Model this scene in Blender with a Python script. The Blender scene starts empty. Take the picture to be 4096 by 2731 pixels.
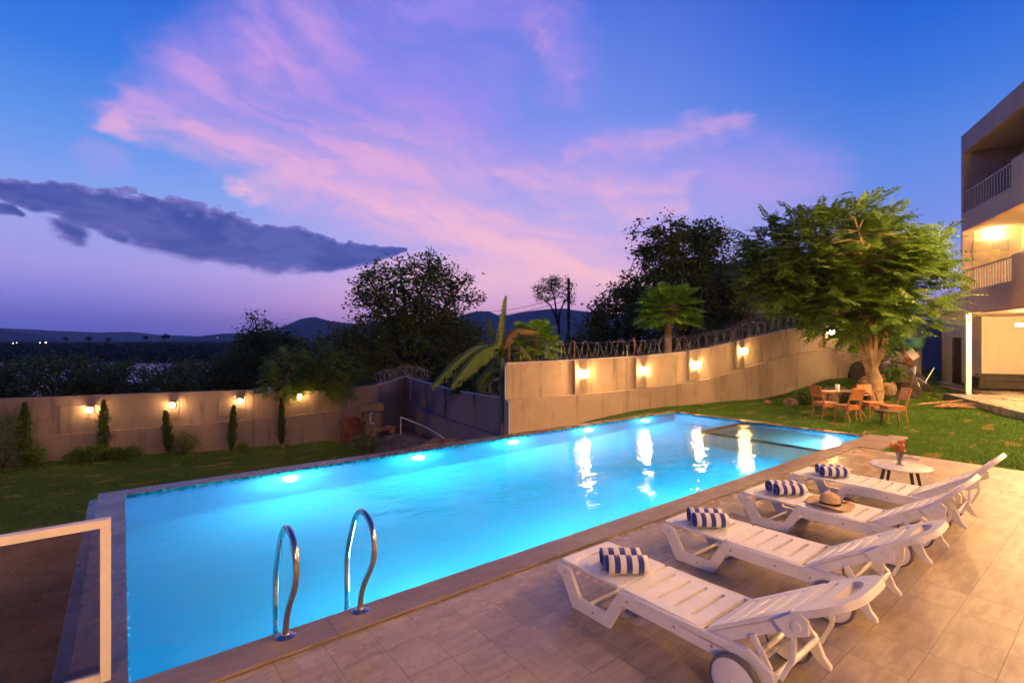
import bpy, bmesh, math, random
import numpy as np
from mathutils import Vector, Matrix, Euler
from mathutils.geometry import tessellate_polygon
R = math.radians
D = bpy.data
COL = bpy.context.scene.collection
SC = bpy.context.scene

# ------------------------------------------------------------------ camera
F_PX, CX, CY, CAM_Z = 1142.0, 1176.0, 785.0, 2.1
YAW = R(51.9)
FW = np.array([math.cos(YAW), math.sin(YAW), 0.0])
RT = np.array([math.sin(YAW), -math.cos(YAW), 0.0])
cam_d = D.cameras.new('camera'); cam = D.objects.new('camera', cam_d); COL.objects.link(cam)
cam.location = (0, 0, CAM_Z); cam.rotation_euler = (R(90), 0, YAW - R(90))
cam_d.sensor_width = 36.0; cam_d.lens = 36.0 * F_PX / 2352.0
cam_d.clip_start = 0.05; cam_d.clip_end = 20000
SC.camera = cam

def at(x, y, d):
    """world point seen at photo position x, y (2352 wide) at distance d in front"""
    p = FW * d + RT * ((x - CX) / F_PX * d)
    return Vector((p[0], p[1], CAM_Z - (y - CY) * d / F_PX))
def gnd(x, y, z=0.0):
    return at(x, y, (CAM_Z - z) * F_PX / (y - CY))
def fl(lat, d, z=0.0):
    p = FW * d + RT * lat
    return Vector((p[0], p[1], z))

def srgb(r, g, b):
    f = lambda c: ((c/255+0.055)/1.055)**2.4 if c/255 > 0.04045 else c/255/12.92
    return (f(r), f(g), f(b))

# ------------------------------------------------------------------ node expressions
class NT:
    def __init__(s, tree): s.t = tree; s.n = tree.nodes; s.l = tree.links
    def node(s, typ, **kw):
        n = s.n.new(typ)
        for k, v in kw.items(): setattr(n, k, v)
        return n
    def put(s, sock, v):
        if isinstance(v, X): s.l.new(v.s, sock)
        elif isinstance(v, bpy.types.NodeSocket): s.l.new(v, sock)
        elif v is not None:
            if isinstance(v, (tuple, list)) and sock.type == 'RGBA' and len(v) == 3: v = (*v, 1)
            sock.default_value = v
    def math(s, op, a, b=None, c=None, clamp=False):
        n = s.node('ShaderNodeMath', operation=op, use_clamp=clamp)
        s.put(n.inputs[0], a)
        if b is not None: s.put(n.inputs[1], b)
        if c is not None: s.put(n.inputs[2], c)
        return X(s, n.outputs[0])
    def vmath(s, op, a, b=None, scale=None):
        n = s.node('ShaderNodeVectorMath', operation=op)
        s.put(n.inputs[0], a)
        if b is not None: s.put(n.inputs[1], b)
        if scale is not None: s.put(n.inputs['Scale'], scale)
        return X(s, n.outputs['Value'] if op in ('DOT_PRODUCT', 'LENGTH', 'DISTANCE') else n.outputs[0])
    def ss(s, x, a, b, lo=0.0, hi=1.0, kind='SMOOTHSTEP'):
        n = s.node('ShaderNodeMapRange', interpolation_type=kind)
        s.put(n.inputs['Value'], x); s.put(n.inputs['From Min'], a); s.put(n.inputs['From Max'], b)
        s.put(n.inputs['To Min'], lo); s.put(n.inputs['To Max'], hi)
        return X(s, n.outputs['Result'])
    def comb(s, x, y, z):
        n = s.node('ShaderNodeCombineXYZ')
        for i, v in enumerate((x, y, z)): s.put(n.inputs[i], v)
        return X(s, n.outputs[0])
    def sep(s, v):
        n = s.node('ShaderNodeSeparateXYZ'); s.put(n.inputs[0], v)
        return [X(s, o) for o in n.outputs]
    def noise(s, vec, scale, detail=4, rough=0.5, dist=0.0, out=0):
        n = s.node('ShaderNodeTexNoise'); s.put(n.inputs['Vector'], vec)
        n.inputs['Scale'].default_value = scale; n.inputs['Detail'].default_value = detail
        n.inputs['Roughness'].default_value = rough; n.inputs['Distortion'].default_value = dist
        return X(s, n.outputs[out])
    def mix(s, f, a, b, mode='MIX'):
        n = s.node('ShaderNodeMix', data_type='RGBA', blend_type=mode)
        s.put(n.inputs[0], f); s.put(n.inputs[6], a); s.put(n.inputs[7], b)
        return X(s, n.outputs[2])
    def ramp(s, f, stops, interp='LINEAR'):
        n = s.node('ShaderNodeValToRGB'); s.put(n.inputs[0], f)
        cr = n.color_ramp; cr.interpolation = interp
        while len(cr.elements) < len(stops): cr.elements.new(0.5)
        for e, (p, c) in zip(cr.elements, stops): e.position = p; e.color = (*c, 1)
        return X(s, n.outputs[0])
    def val(s, v):
        n = s.node('ShaderNodeValue'); n.outputs[0].default_value = v
        return X(s, n.outputs[0])
class X:
    def __init__(s, nt, sock): s.nt = nt; s.s = sock
    def __add__(s, o): return s.nt.math('ADD', s, o)
    def __radd__(s, o): return s.nt.math('ADD', o, s)
    def __sub__(s, o): return s.nt.math('SUBTRACT', s, o)
    def __rsub__(s, o): return s.nt.math('SUBTRACT', o, s)
    def __mul__(s, o): return s.nt.math('MULTIPLY', s, o)
    def __rmul__(s, o): return s.nt.math('MULTIPLY', o, s)
    def __truediv__(s, o): return s.nt.math('DIVIDE', s, o)
    def clamp(s): return s.nt.math('ADD', s, 0.0, clamp=True)

# ------------------------------------------------------------------ sky
world = D.worlds.new('World'); SC.world = world; world.use_nodes = True
def fbm(x, y, octv, rough=0.55, seed=0, lac=2.03):
    """smooth value noise, several octaves, for coordinate arrays"""
    rs = np.random.RandomState(seed); tab = rs.rand(256, 256).astype(np.float32)
    x = x.astype(np.float32); y = y.astype(np.float32)
    out = 0; amp = 1.0; tot = 0
    for k in range(octv):
        xi = np.floor(x).astype(np.int32); yi = np.floor(y).astype(np.int32)
        fx = x-xi; fy = y-yi; fx = fx*fx*fx*(fx*(fx*6-15)+10); fy = fy*fy*fy*(fy*(fy*6-15)+10)
        a = tab[xi & 255, yi & 255]; b_ = tab[(xi+1) & 255, yi & 255]; c = tab[xi & 255, (yi+1) & 255]; d = tab[(xi+1) & 255, (yi+1) & 255]
        out = out + amp*(a*(1-fx)*(1-fy) + b_*fx*(1-fy) + c*(1-fx)*fy + d*fx*fy); tot += amp
        amp *= rough; ca, sa = 0.83*lac, 0.56*lac
        x, y = x*ca - y*sa + 17.3, x*sa + y*ca + 5.9
    return out/tot
def sst(a, b, x):
    t = np.clip((x-a)/(b-a), 0, 1); return t*t*(3-2*t)
def sky_array(az, el):
    """dusk sky radiance for azimuth (right of the view) and height in degrees"""
    az = az.astype(np.float32); el = el.astype(np.float32)
    def ae(x, y):
        a = math.atan2(x - CX, F_PX)
        return math.degrees(a), math.degrees(math.atan((CY - y) / F_PX * math.cos(a)))
    cols = SKY_COLS
    rr = []
    for cs in cols:
        e = [c[0] for c in cs]; v = np.array([srgb(*c[1]) for c in cs])
        rr.append(np.stack([np.interp(el, e, v[:, k]) for k in range(3)], -1))
    wl = sst(-2.0, -44.0, az)[..., None]; wr = sst(8.0, 40.0, az)[..., None]
    sky = (rr[1]*(1-wl) + rr[0]*wl)*(1-wr) + rr[2]*wr
    wx = (fbm(az*0.055, el*0.12, 5, 0.55, 1)-0.5); wy = (fbm(az*0.06+9, el*0.12+4, 5, 0.55, 2)-0.5)
    fx_ = fbm(az*0.30, el*0.6, 4, 0.55, 3)-0.5; fy_ = fbm(az*0.30+3, el*0.6+8, 4, 0.55, 4)-0.5
    def strokes(ax_, ay_, polys, soft):
        res = np.zeros_like(ax_)
        for pts, inten in polys:
            for (p, q) in zip(pts[:-1], pts[1:]):
                A = ae(p[0], p[1]); B = ae(q[0], q[1])
                wa = p[2]*0.05*math.cos(math.radians(A[0]))**1.3; wb = q[2]*0.05*math.cos(math.radians(B[0]))**1.3
                bx, by = B[0]-A[0], B[1]-A[1]; L2 = bx*bx+by*by
                px, py = ax_-A[0], ay_-A[1]
                h = np.clip((px*bx+py*by)/L2, 0, 1)
                dist = np.hypot(px-bx*h, py-by*h)
                m_ = soft(dist/(wa+(wb-wa)*h), inten)
                res = np.maximum(res, m_)
        return res
    soft = lambda q, i: i*(1-sst(0, 1.3, q))
    core_ = lambda q, i: i*np.clip(1-q/1.6, 0, 1)**1.7
    X_ = az + wx*10 + fx_*2.5; Y_ = el + wy*6 + fy_*1.6
    X2 = az + wx*6 + fx_*3.4; Y2 = el + wy*3.4 + fy_*2.3
    broad = strokes(X_, Y_, SKY_BROAD, soft)
    bright = strokes(X2, Y2, SKY_BRIGHT, core_)
    # wisps follow the fall of the cloud from upper left to lower right
    u = az*math.cos(0.36) - el*math.sin(0.36); v = az*math.sin(0.36) + el*math.cos(0.36)
    fil = sst(0.28, 0.72, fbm(u*0.06 + wx*2.5, v*0.42 + wy*3.5, 7, 0.60, 7))
    fine = fbm(u*0.20 + fx_*2.5, v*1.1 + fy_*2.5, 6, 0.58, 8)
    brm = np.clip(broad*(0.72+0.45*fil)*(0.9+0.2*fine), 0, 1)[..., None]
    bm = 1-np.exp(-1.12*bright*(0.50+0.86*fil)*(0.52+0.86*fine)*1.15)
    bm = bm[..., None]
    hi = sst(3.0, 28.0, el)[..., None]
    pink1 = np.array(srgb(206,166,216))*(1-hi) + np.array(srgb(146,130,220))*hi
    pink2 = np.array(srgb(252,194,196))*(1-hi) + np.array(srgb(204,150,210))*hi
    sky = sky*(1-brm) + pink1*brm
    sky = sky*(1-bm) + pink2*bm
    # dark cumulus bank: heaped top, flat ragged base
    bank = strokes(az + fx_*0.9, el + fy_*0.7, SKY_BANK, lambda q, i: (1-q)*i)
    bil = 1-np.abs(fbm(az*0.42, el*0.75, 4, 0.5, 11)-0.5)*2
    cum = fbm(az*0.5, el*1.3, 6, 0.55, 13)
    str_ = fbm(az*0.25+3, el*1.6, 6, 0.6, 15)
    bank = np.where(bank <= 0, bank - 0.5, bank)
    top_ = sst(-0.6, 0.6, el - np.interp(az, [-60,-45,-38,-26,-12], [19.5,11.0,9.6,8.2,7.6]))
    bk = bank*1.25 + ((bil-0.78)*0.95 + (cum-0.5)*0.4)*(1-0.6*sst(-22,-13,az))*(0.25+0.75*top_) + (str_-0.5)*0.28*(1-top_)
    dm = sst(0.0, 0.10 + 0.26*(1-top_), bk)[..., None]
    core = sst(0.0, 0.55, bk)[..., None]
    tone = sst(0.3, 0.75, fbm(az*0.16 + fx_, el*0.7 + fy_, 4, 0.5, 14))[..., None]
    dark = np.array(srgb(58,74,150))*(1-tone) + np.array(srgb(84,92,166))*tone
    dark = np.array(srgb(120,114,186))*(1-core) + dark*core
    dm = dm*(1-sst(-9, -1, az))[..., None]
    sky = sky*(1-dm*0.96) + dark*dm*0.96
    return sky
SKY_COLS = [
  [(0,(92,104,206)),(1.2,(108,112,212)),(3.2,(130,126,216)),(6.5,(160,150,222)),(10,(150,156,224)),(14,(120,152,224)),(18,(92,140,220)),(24,(54,116,210)),(30,(32,96,200)),(40,(14,56,134)),(90,(14,42,108))],
  [(0,(146,124,212)),(1.5,(204,148,210)),(4,(226,168,210)),(7,(202,172,220)),(10,(170,168,224)),(14,(150,162,226)),(18,(130,152,224)),(24,(106,134,218)),(32,(82,114,208)),(36,(62,98,202)),(46,(22,58,142)),(90,(14,42,108))],
  [(0,(138,124,216)),(2,(156,138,222)),(5,(142,142,224)),(8,(130,144,220)),(12,(108,138,218)),(17,(86,128,214)),(22,(58,112,206)),(27,(36,96,200)),(31,(26,82,190)),(40,(14,56,134)),(90,(14,42,108))]]
SKY_BROAD = [
  ([(300,262,60),(480,200,110),(640,110,140),(860,20,150),(1150,-40,140)], 0.72),
  ([(500,230,120),(700,200,200),(900,200,230),(1080,250,160)], 0.72),
  ([(560,320,90),(860,360,150),(1150,420,150),(1500,440,150),(1820,400,110)], 0.62),
  ([(700,440,90),(1050,540,180),(1480,600,190)], 0.70),
  ([(1220,40,90),(1290,170,110)], 0.45),
  ([(850,660,110),(1150,640,150),(1450,660,150)], 0.6),
  ([(250,380,50),(330,400,50)], 0.3)]
SKY_BRIGHT = [
  ([(270,292,20),(470,300,60),(620,345,84),(780,362,100),(930,376,90),(1080,404,60)], 0.9),
  ([(300,262,34),(460,210,90),(600,150,110),(700,90,90)], 0.5),
  ([(560,442,18),(690,400,60),(800,440,56),(880,488,56),(1010,508,54),(1120,548,60),(1260,600,70),(1460,655,60)], 1.0),
  ([(700,300,70),(900,300,90),(1020,350,70)], 0.5),
  ([(1130,405,26),(1300,436,52),(1540,446,34)], 0.75),
  ([(1300,365,20),(1450,332,38),(1720,280,20)], 0.45),
  ([(1250,492,20),(1390,478,36),(1560,488,20)], 0.55),
  ([(1215,80,50),(1262,160,50),(1300,205,30)], 0.3),
  ([(1050,470,20),(1180,505,50),(1400,570,60)], 0.55),
  ([(840,655,30),(1120,640,80),(1440,610,60)], 0.65)]
SKY_BANK = [
  ([(-260,372,26),(0,436,30),(130,466,50),(300,500,70),(480,542,74),(640,572,66),(750,588,44),(860,584,22),(930,576,6)], 1.0),
  ([(-80,470,24),(20,486,18),(50,500,6)], 0.7), ([(130,520,30),(190,545,30)], 0.42), ([(230,524,20),(290,545,24)], 0.6), ([(540,600,22),(620,608,20)], 0.4),
  ]
def build_sky():
    N = NT(world.node_tree); N.n.clear()
    out = N.node('ShaderNodeOutputWorld'); bg = N.node('ShaderNodeBackground')
    N.l.new(bg.outputs[0], out.inputs[0])
    W_, H_ = 4096, 2048
    lon = (np.arange(W_)+0.5)/W_*360-180           # 0 = straight ahead of the camera, + to the right
    lat = (np.arange(H_)+0.5)/H_*180-90            # bottom row first
    img = np.zeros((H_, W_, 4), np.float32); img[..., 3] = 1
    rows = np.where(lat > -4)[0]
    A_, E_ = np.meshgrid(lon, lat[rows])
    # detailed part
    sub = (lat[rows] < 60); cols_ = np.where(np.abs(lon) < 75)[0]
    LO = lon[::8]; EA = lat[rows][::8]; A2, E2 = np.meshgrid(LO, EA)
    coarse = sky_array(np.clip(A2, -60, 60), np.maximum(E2, 0))
    back = sst(70, 150, np.abs(A2))[..., None]
    dim = np.stack([np.interp(np.maximum(E2, 0), [0, 8, 25, 90], [c[k] for c in [srgb(84,78,140), srgb(74,78,148), srgb(44,62,140), srgb(14,40,104)]]) for k in range(3)], -1)
    coarse = coarse*(1-back) + dim*back
    big = np.repeat(np.repeat(coarse, 8, 0), 8, 1)[:len(rows), :W_]
    img[rows[0]:rows[0]+big.shape[0], :, :3] = big
    rsub = rows[sub]; Aa, Ee = np.meshgrid(lon[cols_], lat[rsub])
    det = sky_array(np.clip(Aa, -60, 60), np.maximum(Ee, 0)); w = (1-sst(52, 58, np.abs(Aa)))[..., None]*(1-sst(46, 58, Ee))[..., None]
    y0, x0 = rsub[0], cols_[0]
    reg = img[y0:y0+len(rsub), x0:x0+len(cols_), :3]
    img[y0:y0+len(rsub), x0:x0+len(cols_), :3] = reg*(1-w) + det*w
    g_ = sst(-0.4, -3.0, lat)[:, None, None]
    img[..., :3] = img[..., :3]*(1-g_) + np.array((0.010, 0.012, 0.028))*g_
    im = D.images.new('dusk_sky', W_, H_, float_buffer=True, alpha=False); im.colorspace_settings.name = 'Linear Rec.709'
    im.pixels.foreach_set(img.ravel()); im.update(); im.pack()
    tc = N.node('ShaderNodeTexCoord'); mp = N.node('ShaderNodeMapping')
    N.l.new(tc.outputs['Generated'], mp.inputs[0])
    env = N.node('ShaderNodeTexEnvironment'); env.image = im; env.interpolation = 'Cubic' if False else 'Linear'
    mp.inputs['Rotation'].default_value = (0, 0, SKY_ROT)
    N.l.new(mp.outputs[0], env.inputs[0]); N.l.new(env.outputs[0], bg.inputs[0]); bg.inputs['Strength'].default_value = 1.0
SKY_ROT = -YAW
build_sky()
world.cycles_visibility.camera = True
world.cycles.sampling_method = 'MANUAL'; world.cycles.sample_map_resolution = 512
SC.view_settings.view_transform = 'Standard'; SC.view_settings.look = 'None'
SC.view_settings.exposure = 0.32; SC.view_settings.gamma = 1.0
cy = SC.cycles
cy.use_denoising = True; cy.use_light_tree = True; cy.max_bounces = 6; cy.diffuse_bounces = 3; cy.glossy_bounces = 3
cy.transmission_bounces = 5; cy.transparent_max_bounces = 10; cy.volume_bounces = 0
cy.caustics_reflective = False; cy.caustics_refractive = False; cy.sample_clamp_indirect = 60.0
cy.use_adaptive_sampling = True; cy.adaptive_threshold = 0.02
WARM = (1.0, 0.62, 0.27)

# ------------------------------------------------------------------ materials
def newmat(name):
    m = D.materials.new(name); m.use_nodes = True
    N = NT(m.node_tree); N.n.clear()
    o = N.node('ShaderNodeOutputMaterial')
    return m, N, o
def pbsdf(N, o, **kw):
    b = N.node('ShaderNodeBsdfPrincipled')
    for k, v in kw.items(): N.put(b.inputs[k.replace('_', ' ')], v)
    N.l.new(b.outputs[0], o.inputs[0])
    return b
def bump(N, h, strength=0.3, dist=0.01):
    b = N.node('ShaderNodeBump'); b.inputs['Strength'].default_value = strength; b.inputs['Distance'].default_value = dist
    N.put(b.inputs['Height'], h)
    return X(N, b.outputs[0])
def pos(N):
    g = N.node('ShaderNodeNewGeometry'); return X(N, g.outputs['Position'])
def objc(N):
    g = N.node('ShaderNodeTexCoord'); return X(N, g.outputs['Object'])
def simple(name, c, rough=0.6, metal=0.0, var=0.15, scale=6.0, bstr=0.15, bscale=40.0, spec=0.5, stain=0.0):
    m, N, o = newmat(name)
    p = objc(N)
    n = N.noise(p, scale, 5, 0.6)
    col = N.mix(N.ss(n, 0.3, 0.7), tuple(v*(1-var) for v in c), tuple(min(1, v*(1+var)) for v in c))
    if stain:
        n2 = N.noise(p, scale*0.35, 6, 0.65)
        col = N.mix(N.ss(n2, 0.55, 0.75, 0, stain), col, tuple(v*0.55 for v in c))
    nb = N.noise(p, bscale, 4, 0.6)
    pbsdf(N, o, Base_Color=col, Roughness=N.ss(n, 0.2, 0.8, max(0.05, rough-0.08), min(1, rough+0.08)), Metallic=metal,
          Specular_IOR_Level=spec, Normal=bump(N, nb, bstr, 0.004))
    return m
def emis(name, c, strength):
    m, N, o = newmat(name)
    e = N.node('ShaderNodeEmission'); e.inputs[0].default_value = (*c, 1); e.inputs[1].default_value = strength
    N.l.new(e.outputs[0], o.inputs[0])
    return m
MT = {}
def leafmat(name, c1, c2, trans=0.35, rough=0.5):
    m, N, o = newmat(name)
    g = N.node('ShaderNodeNewGeometry')
    rnd = X(N, g.outputs['Random Per Island'])
    nn = N.noise(X(N, g.outputs['Position']), 1.3, 3, 0.6)
    f = (rnd * 0.6 + N.ss(nn, 0.3, 0.7) * 0.5).clamp()
    col = N.mix(f, c1, c2)
    b = N.node('ShaderNodeBsdfPrincipled'); N.put(b.inputs['Base Color'], col); b.inputs['Roughness'].default_value = rough
    b.inputs['Specular IOR Level'].default_value = 0.35
    t = N.node('ShaderNodeBsdfTranslucent'); N.put(t.inputs[0], N.mix(0.5, col, tuple(min(1, v*1.6) for v in c2)))
    mx = N.node('ShaderNodeMixShader'); mx.inputs[0].default_value = trans
    N.l.new(b.outputs[0], mx.inputs[1]); N.l.new(t.outputs[0], mx.inputs[2]); N.l.new(mx.outputs[0], o.inputs[0])
    return m

def plaster(name, c, c2, stain=0.5, sc=1.0):
    m, N, o = newmat(name)
    p = pos(N)
    a = N.noise(p, 0.7*sc, 6, 0.62); b = N.noise(p, 4*sc, 6, 0.65)
    px, py, pz = N.sep(p)
    drip = N.noise(N.comb(px*3.0, py*3.0, pz*0.35), 1.2, 5, 0.6)
    col = N.mix(N.ss(a, 0.35, 0.7), c, c2)
    col = N.mix(N.ss(b, 0.5, 0.8, 0, 0.25), col, tuple(v*0.6 for v in c))
    col = N.mix(N.ss(drip, 0.52, 0.72, 0, stain), col, tuple(v*0.55 for v in c2))
    big = N.noise(p, 0.35*sc, 4, 0.7)
    col = N.mix(N.ss(big, 0.50, 0.56, 0, 0.22), col, tuple(v*1.18 for v in c))
    crack = N.node('ShaderNodeTexVoronoi', feature='DISTANCE_TO_EDGE')
    N.put(crack.inputs['Vector'], N.vmath('ADD', p, N.vmath('SCALE', X(N, N.noise(p, 2.5, 4, 0.6, out=1).s), scale=0.7)))
    crack.inputs['Scale'].default_value = 0.55
    ck = N.ss(X(N, crack.outputs[0]), 0.006, 0.0) * N.ss(N.noise(p, 0.6, 2), 0.5, 0.62)
    col = N.mix(ck * 0.5, col, tuple(v*0.35 for v in c))
    h = N.noise(p, 55, 5, 0.65) * 0.5 + N.noise(p, 6, 4, 0.55) * 1.2
    pbsdf(N, o, Base_Color=col, Roughness=0.9, Specular_IOR_Level=0.2, Normal=bump(N, h, 0.45, 0.012))
    return m
MT['tan'] = plaster('tan_plaster', (0.44,0.35,0.27), (0.33,0.26,0.20), 0.7)
MT['grey_wall'] = plaster('grey_brown_plaster', (0.28,0.22,0.195), (0.21,0.17,0.155), 0.6)
MT['dark_wall'] = plaster('dark_grey_plaster', (0.23,0.20,0.22), (0.18,0.16,0.18), 0.5)
MT['facade'] = plaster('facade_plaster', (0.62,0.46,0.38), (0.54,0.40,0.33), 0.25)
MT['cream'] = plaster('cream_plaster', (0.72,0.60,0.44), (0.64,0.53,0.39), 0.15)
MT['white_paint'] = simple('white_paint', (0.74,0.72,0.68), 0.5, var=0.06, stain=0.2)
MT['white_coping'] = simple('white_coping', (0.5,0.48,0.46), 0.7, var=0.1, stain=0.4)
MT['plastic'] = simple('white_resin', (0.80,0.77,0.73), 0.38, var=0.05, scale=9, bstr=0.06, bscale=120, stain=0.22)
MT['tyre'] = simple('grey_rubber', (0.16,0.15,0.145), 0.7)
MT['steel'] = simple('polished_steel', (0.62,0.56,0.50), 0.16, 1.0, var=0.08, bstr=0.02)
MT['alum'] = simple('painted_aluminium', (0.70,0.64,0.60), 0.42, 0.0, var=0.04, bstr=0.03)
MT['dark_metal'] = simple('dark_metal', (0.05,0.045,0.04), 0.45, 0.6)
MT['rail_metal'] = simple('grey_rail_metal', (0.30,0.28,0.28), 0.45, 0.3)
MT['wire'] = simple('galvanised_wire', (0.36,0.33,0.31), 0.5, 0.6)
MT['rust'] = simple('rusty_steel', (0.17,0.065,0.03), 0.85, 0.1, var=0.5, scale=4, bstr=0.4, stain=0.6)
MT['wood'] = simple('reddish_wood', (0.40,0.16,0.055), 0.45, var=0.25, scale=14, bstr=0.1)
MT['dark_wood'] = simple('dark_wood', (0.07,0.035,0.02), 0.5, var=0.3)
MT['raw_wood'] = simple('raw_timber', (0.33,0.19,0.10), 0.8, var=0.35, scale=10, bstr=0.4)
MT['bark'] = simple('dark_bark', (0.055,0.042,0.03), 0.9, var=0.4, scale=5, bstr=0.8, bscale=18)
MT['pale_bark'] = simple('pale_bark', (0.37,0.25,0.13), 0.85, var=0.35, scale=3.0, bstr=0.9, bscale=12, stain=0.5)
MT['rock'] = simple('rock', (0.24,0.155,0.085), 0.9, var=0.4, scale=2.5, bstr=0.9, bscale=9)
MT['dark_rock'] = simple('dark_rock', (0.045,0.035,0.03), 0.9, var=0.4, scale=2.5, bstr=0.9, bscale=9)
MT['pvc'] = simple('white_pvc', (0.68,0.64,0.62), 0.4, var=0.05)
MT['sofa'] = simple('olive_fabric', (0.055,0.045,0.032), 0.9, var=0.2, bstr=0.3)
MT['door'] = simple('dark_door', (0.045,0.035,0.03), 0.5, var=0.2)
MT['tarp'] = simple('green_tarpaulin', (0.015,0.09,0.07), 0.6, var=0.3)
MT['blue_plastic'] = simple('pale_blue_plastic', (0.32,0.33,0.45), 0.5, var=0.1)
MT['grey_concrete'] = simple('grey_concrete', (0.24,0.21,0.20), 0.9, var=0.25, scale=1.0, bstr=0.4, stain=0.4)
MT['straw'] = simple('straw', (0.62,0.43,0.22), 0.8, var=0.15, scale=30, bstr=0.5, bscale=160)
MT['black_ribbon'] = simple('black_ribbon', (0.012,0.012,0.014), 0.4)
MT['table_top'] = simple('white_tabletop', (0.74,0.70,0.66), 0.25, var=0.03, bstr=0.02)
MT['leg_black'] = simple('black_leg', (0.025,0.022,0.02), 0.4)
MT['red_petal'] = simple('red_petals', (0.65,0.035,0.03), 0.6, var=0.3, scale=60)
MT['yellow_petal'] = simple('yellow_petals', (0.62,0.48,0.12), 0.6, var=0.2, scale=60)
MT['stem'] = simple('green_stem', (0.08,0.16,0.03), 0.6)
def glass_mat(name, tint, alpha=0.0, rough=0.02):
    m, N, o = newmat(name)
    tr = N.node('ShaderNodeBsdfTransparent'); tr.inputs[0].default_value = (*tint, 1)
    gl = N.node('ShaderNodeBsdfGlossy'); gl.inputs['Roughness'].default_value = rough
    lw = N.node('ShaderNodeLayerWeight'); fc = X(N, lw.outputs['Facing'])
    mx = N.node('ShaderNodeMixShader')
    N.put(mx.inputs[0], N.math('ADD', N.math('POWER', fc, 5.0) * 0.9, 0.04 + alpha, clamp=True))
    N.l.new(tr.outputs[0], mx.inputs[1]); N.l.new(gl.outputs[0], mx.inputs[2]); N.l.new(mx.outputs[0], o.inputs[0])
    return m
MT['glass'] = glass_mat('tinted_glass', (0.74,0.70,0.74), 0.02)
MT['vase_glass'] = glass_mat('vase_glass', (0.96,0.96,0.95), 0.08)
MT['window_glass'] = glass_mat('window_glass', (0.5,0.5,0.5), 0.1)

def tile_mat(name, base, px, py, gro, ox=0.0, oy=0.0, rough=0.35, stain=0.5, zone=False):
    m, N, o = newmat(name)
    p = pos(N); x, y, z = N.sep(p)
    def grid(px_, py_, ox_, oy_):
        fx = N.math('FRACT', (x - ox_) / px_); fy = N.math('FRACT', (y - oy_) / py_)
        ex = N.math('MINIMUM', fx, 1.0 - fx) * px_; ey = N.math('MINIMUM', fy, 1.0 - fy) * py_
        line = N.ss(N.math('MINIMUM', ex, ey), 0.005, 0.0015)
        idx = N.comb(N.math('FLOOR', (x - ox_) / px_), N.math('FLOOR', (y - oy_) / py_), 0.5)
        return line, idx
    line, idx = grid(px, py, ox, oy)
    if zone:
        l2, i2 = grid(0.315, 0.34, 0.15, 3.53)
        sw = N.math('GREATER_THAN', y, 2.15)
        line = N.math('ADD', line * (1.0 - sw), l2 * sw)
        nm = N.node('ShaderNodeMix', data_type='VECTOR'); N.put(nm.inputs[0], sw); N.put(nm.inputs[4], idx); N.put(nm.inputs[5], i2)
        idx = X(N, nm.outputs[1])
    wn = N.node('ShaderNodeTexWhiteNoise'); N.put(wn.inputs[0], idx)
    rv = X(N, wn.outputs[0])
    grain = N.noise(N.comb(x*2.2, y*9.0, rv * 7.0), 1.6, 6, 0.62)
    cloud = N.noise(p, 2.3, 5, 0.6)
    c1 = tuple(v*0.78 for v in base); c2 = tuple(v*1.2 for v in base)
    col = N.mix(N.ss(grain, 0.3, 0.72), c1, c2)
    col = N.mix((rv * 0.35), col, tuple(v*0.8 for v in base))
    col = N.mix(N.ss(grain, 0.62, 0.72, 0, 0.35), col, tuple(v*0.5 for v in base))
    wet = N.ss(y + N.noise(p, 1.5, 4) * 1.6, 2.3, 3.6) if zone else N.val(0.4)
    sp = N.noise(N.comb(x*1.5, y*1.0, 3.0), 12.0, 6, 0.65, 0.6)
    spots = N.ss(sp, 0.53, 0.66) * wet * stain * N.ss(N.noise(p, 1.7, 3), 0.35, 0.6)
    col = N.mix(spots, col, tuple(v*0.55 for v in base))
    col = N.mix(line, col, gro)
    rgh = N.ss(cloud, 0.3, 0.7, rough, rough+0.18) - wet * (rough * 0.62)
    h = line * -1.0 + grain * 0.15 + N.noise(p, 60, 4) * 0.06
    pbsdf(N, o, Base_Color=col, Roughness=rgh, Specular_IOR_Level=0.5, Normal=bump(N, h, 0.35, 0.004))
    return m
MT['deck'] = tile_mat('deck_tiles', (0.36,0.283,0.208), 0.418, 0.335, (0.215,0.16,0.105), 0.098, 0.573, 0.42, 0.75, zone=True)
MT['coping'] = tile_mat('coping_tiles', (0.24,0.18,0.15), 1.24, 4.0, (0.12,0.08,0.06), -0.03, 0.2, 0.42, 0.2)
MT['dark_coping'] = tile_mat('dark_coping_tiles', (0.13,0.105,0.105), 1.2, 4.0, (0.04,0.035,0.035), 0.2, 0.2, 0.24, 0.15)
MT['walk'] = tile_mat('verandah_tiles', (0.46,0.37,0.27), 0.6, 0.6, (0.22,0.17,0.12), 0.2, 0.2, 0.3, 0.3)
def dirt_nodes(N, p):
    a = N.noise(p, 1.4, 6, 0.65); b = N.noise(p, 11, 5, 0.65)
    c = N.mix(N.ss(a, 0.3, 0.7), (0.17,0.11,0.07), (0.36,0.24,0.15))
    return N.mix(N.ss(b, 0.55, 0.75, 0, 0.6), c, (0.05,0.035,0.025)), b
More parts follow.
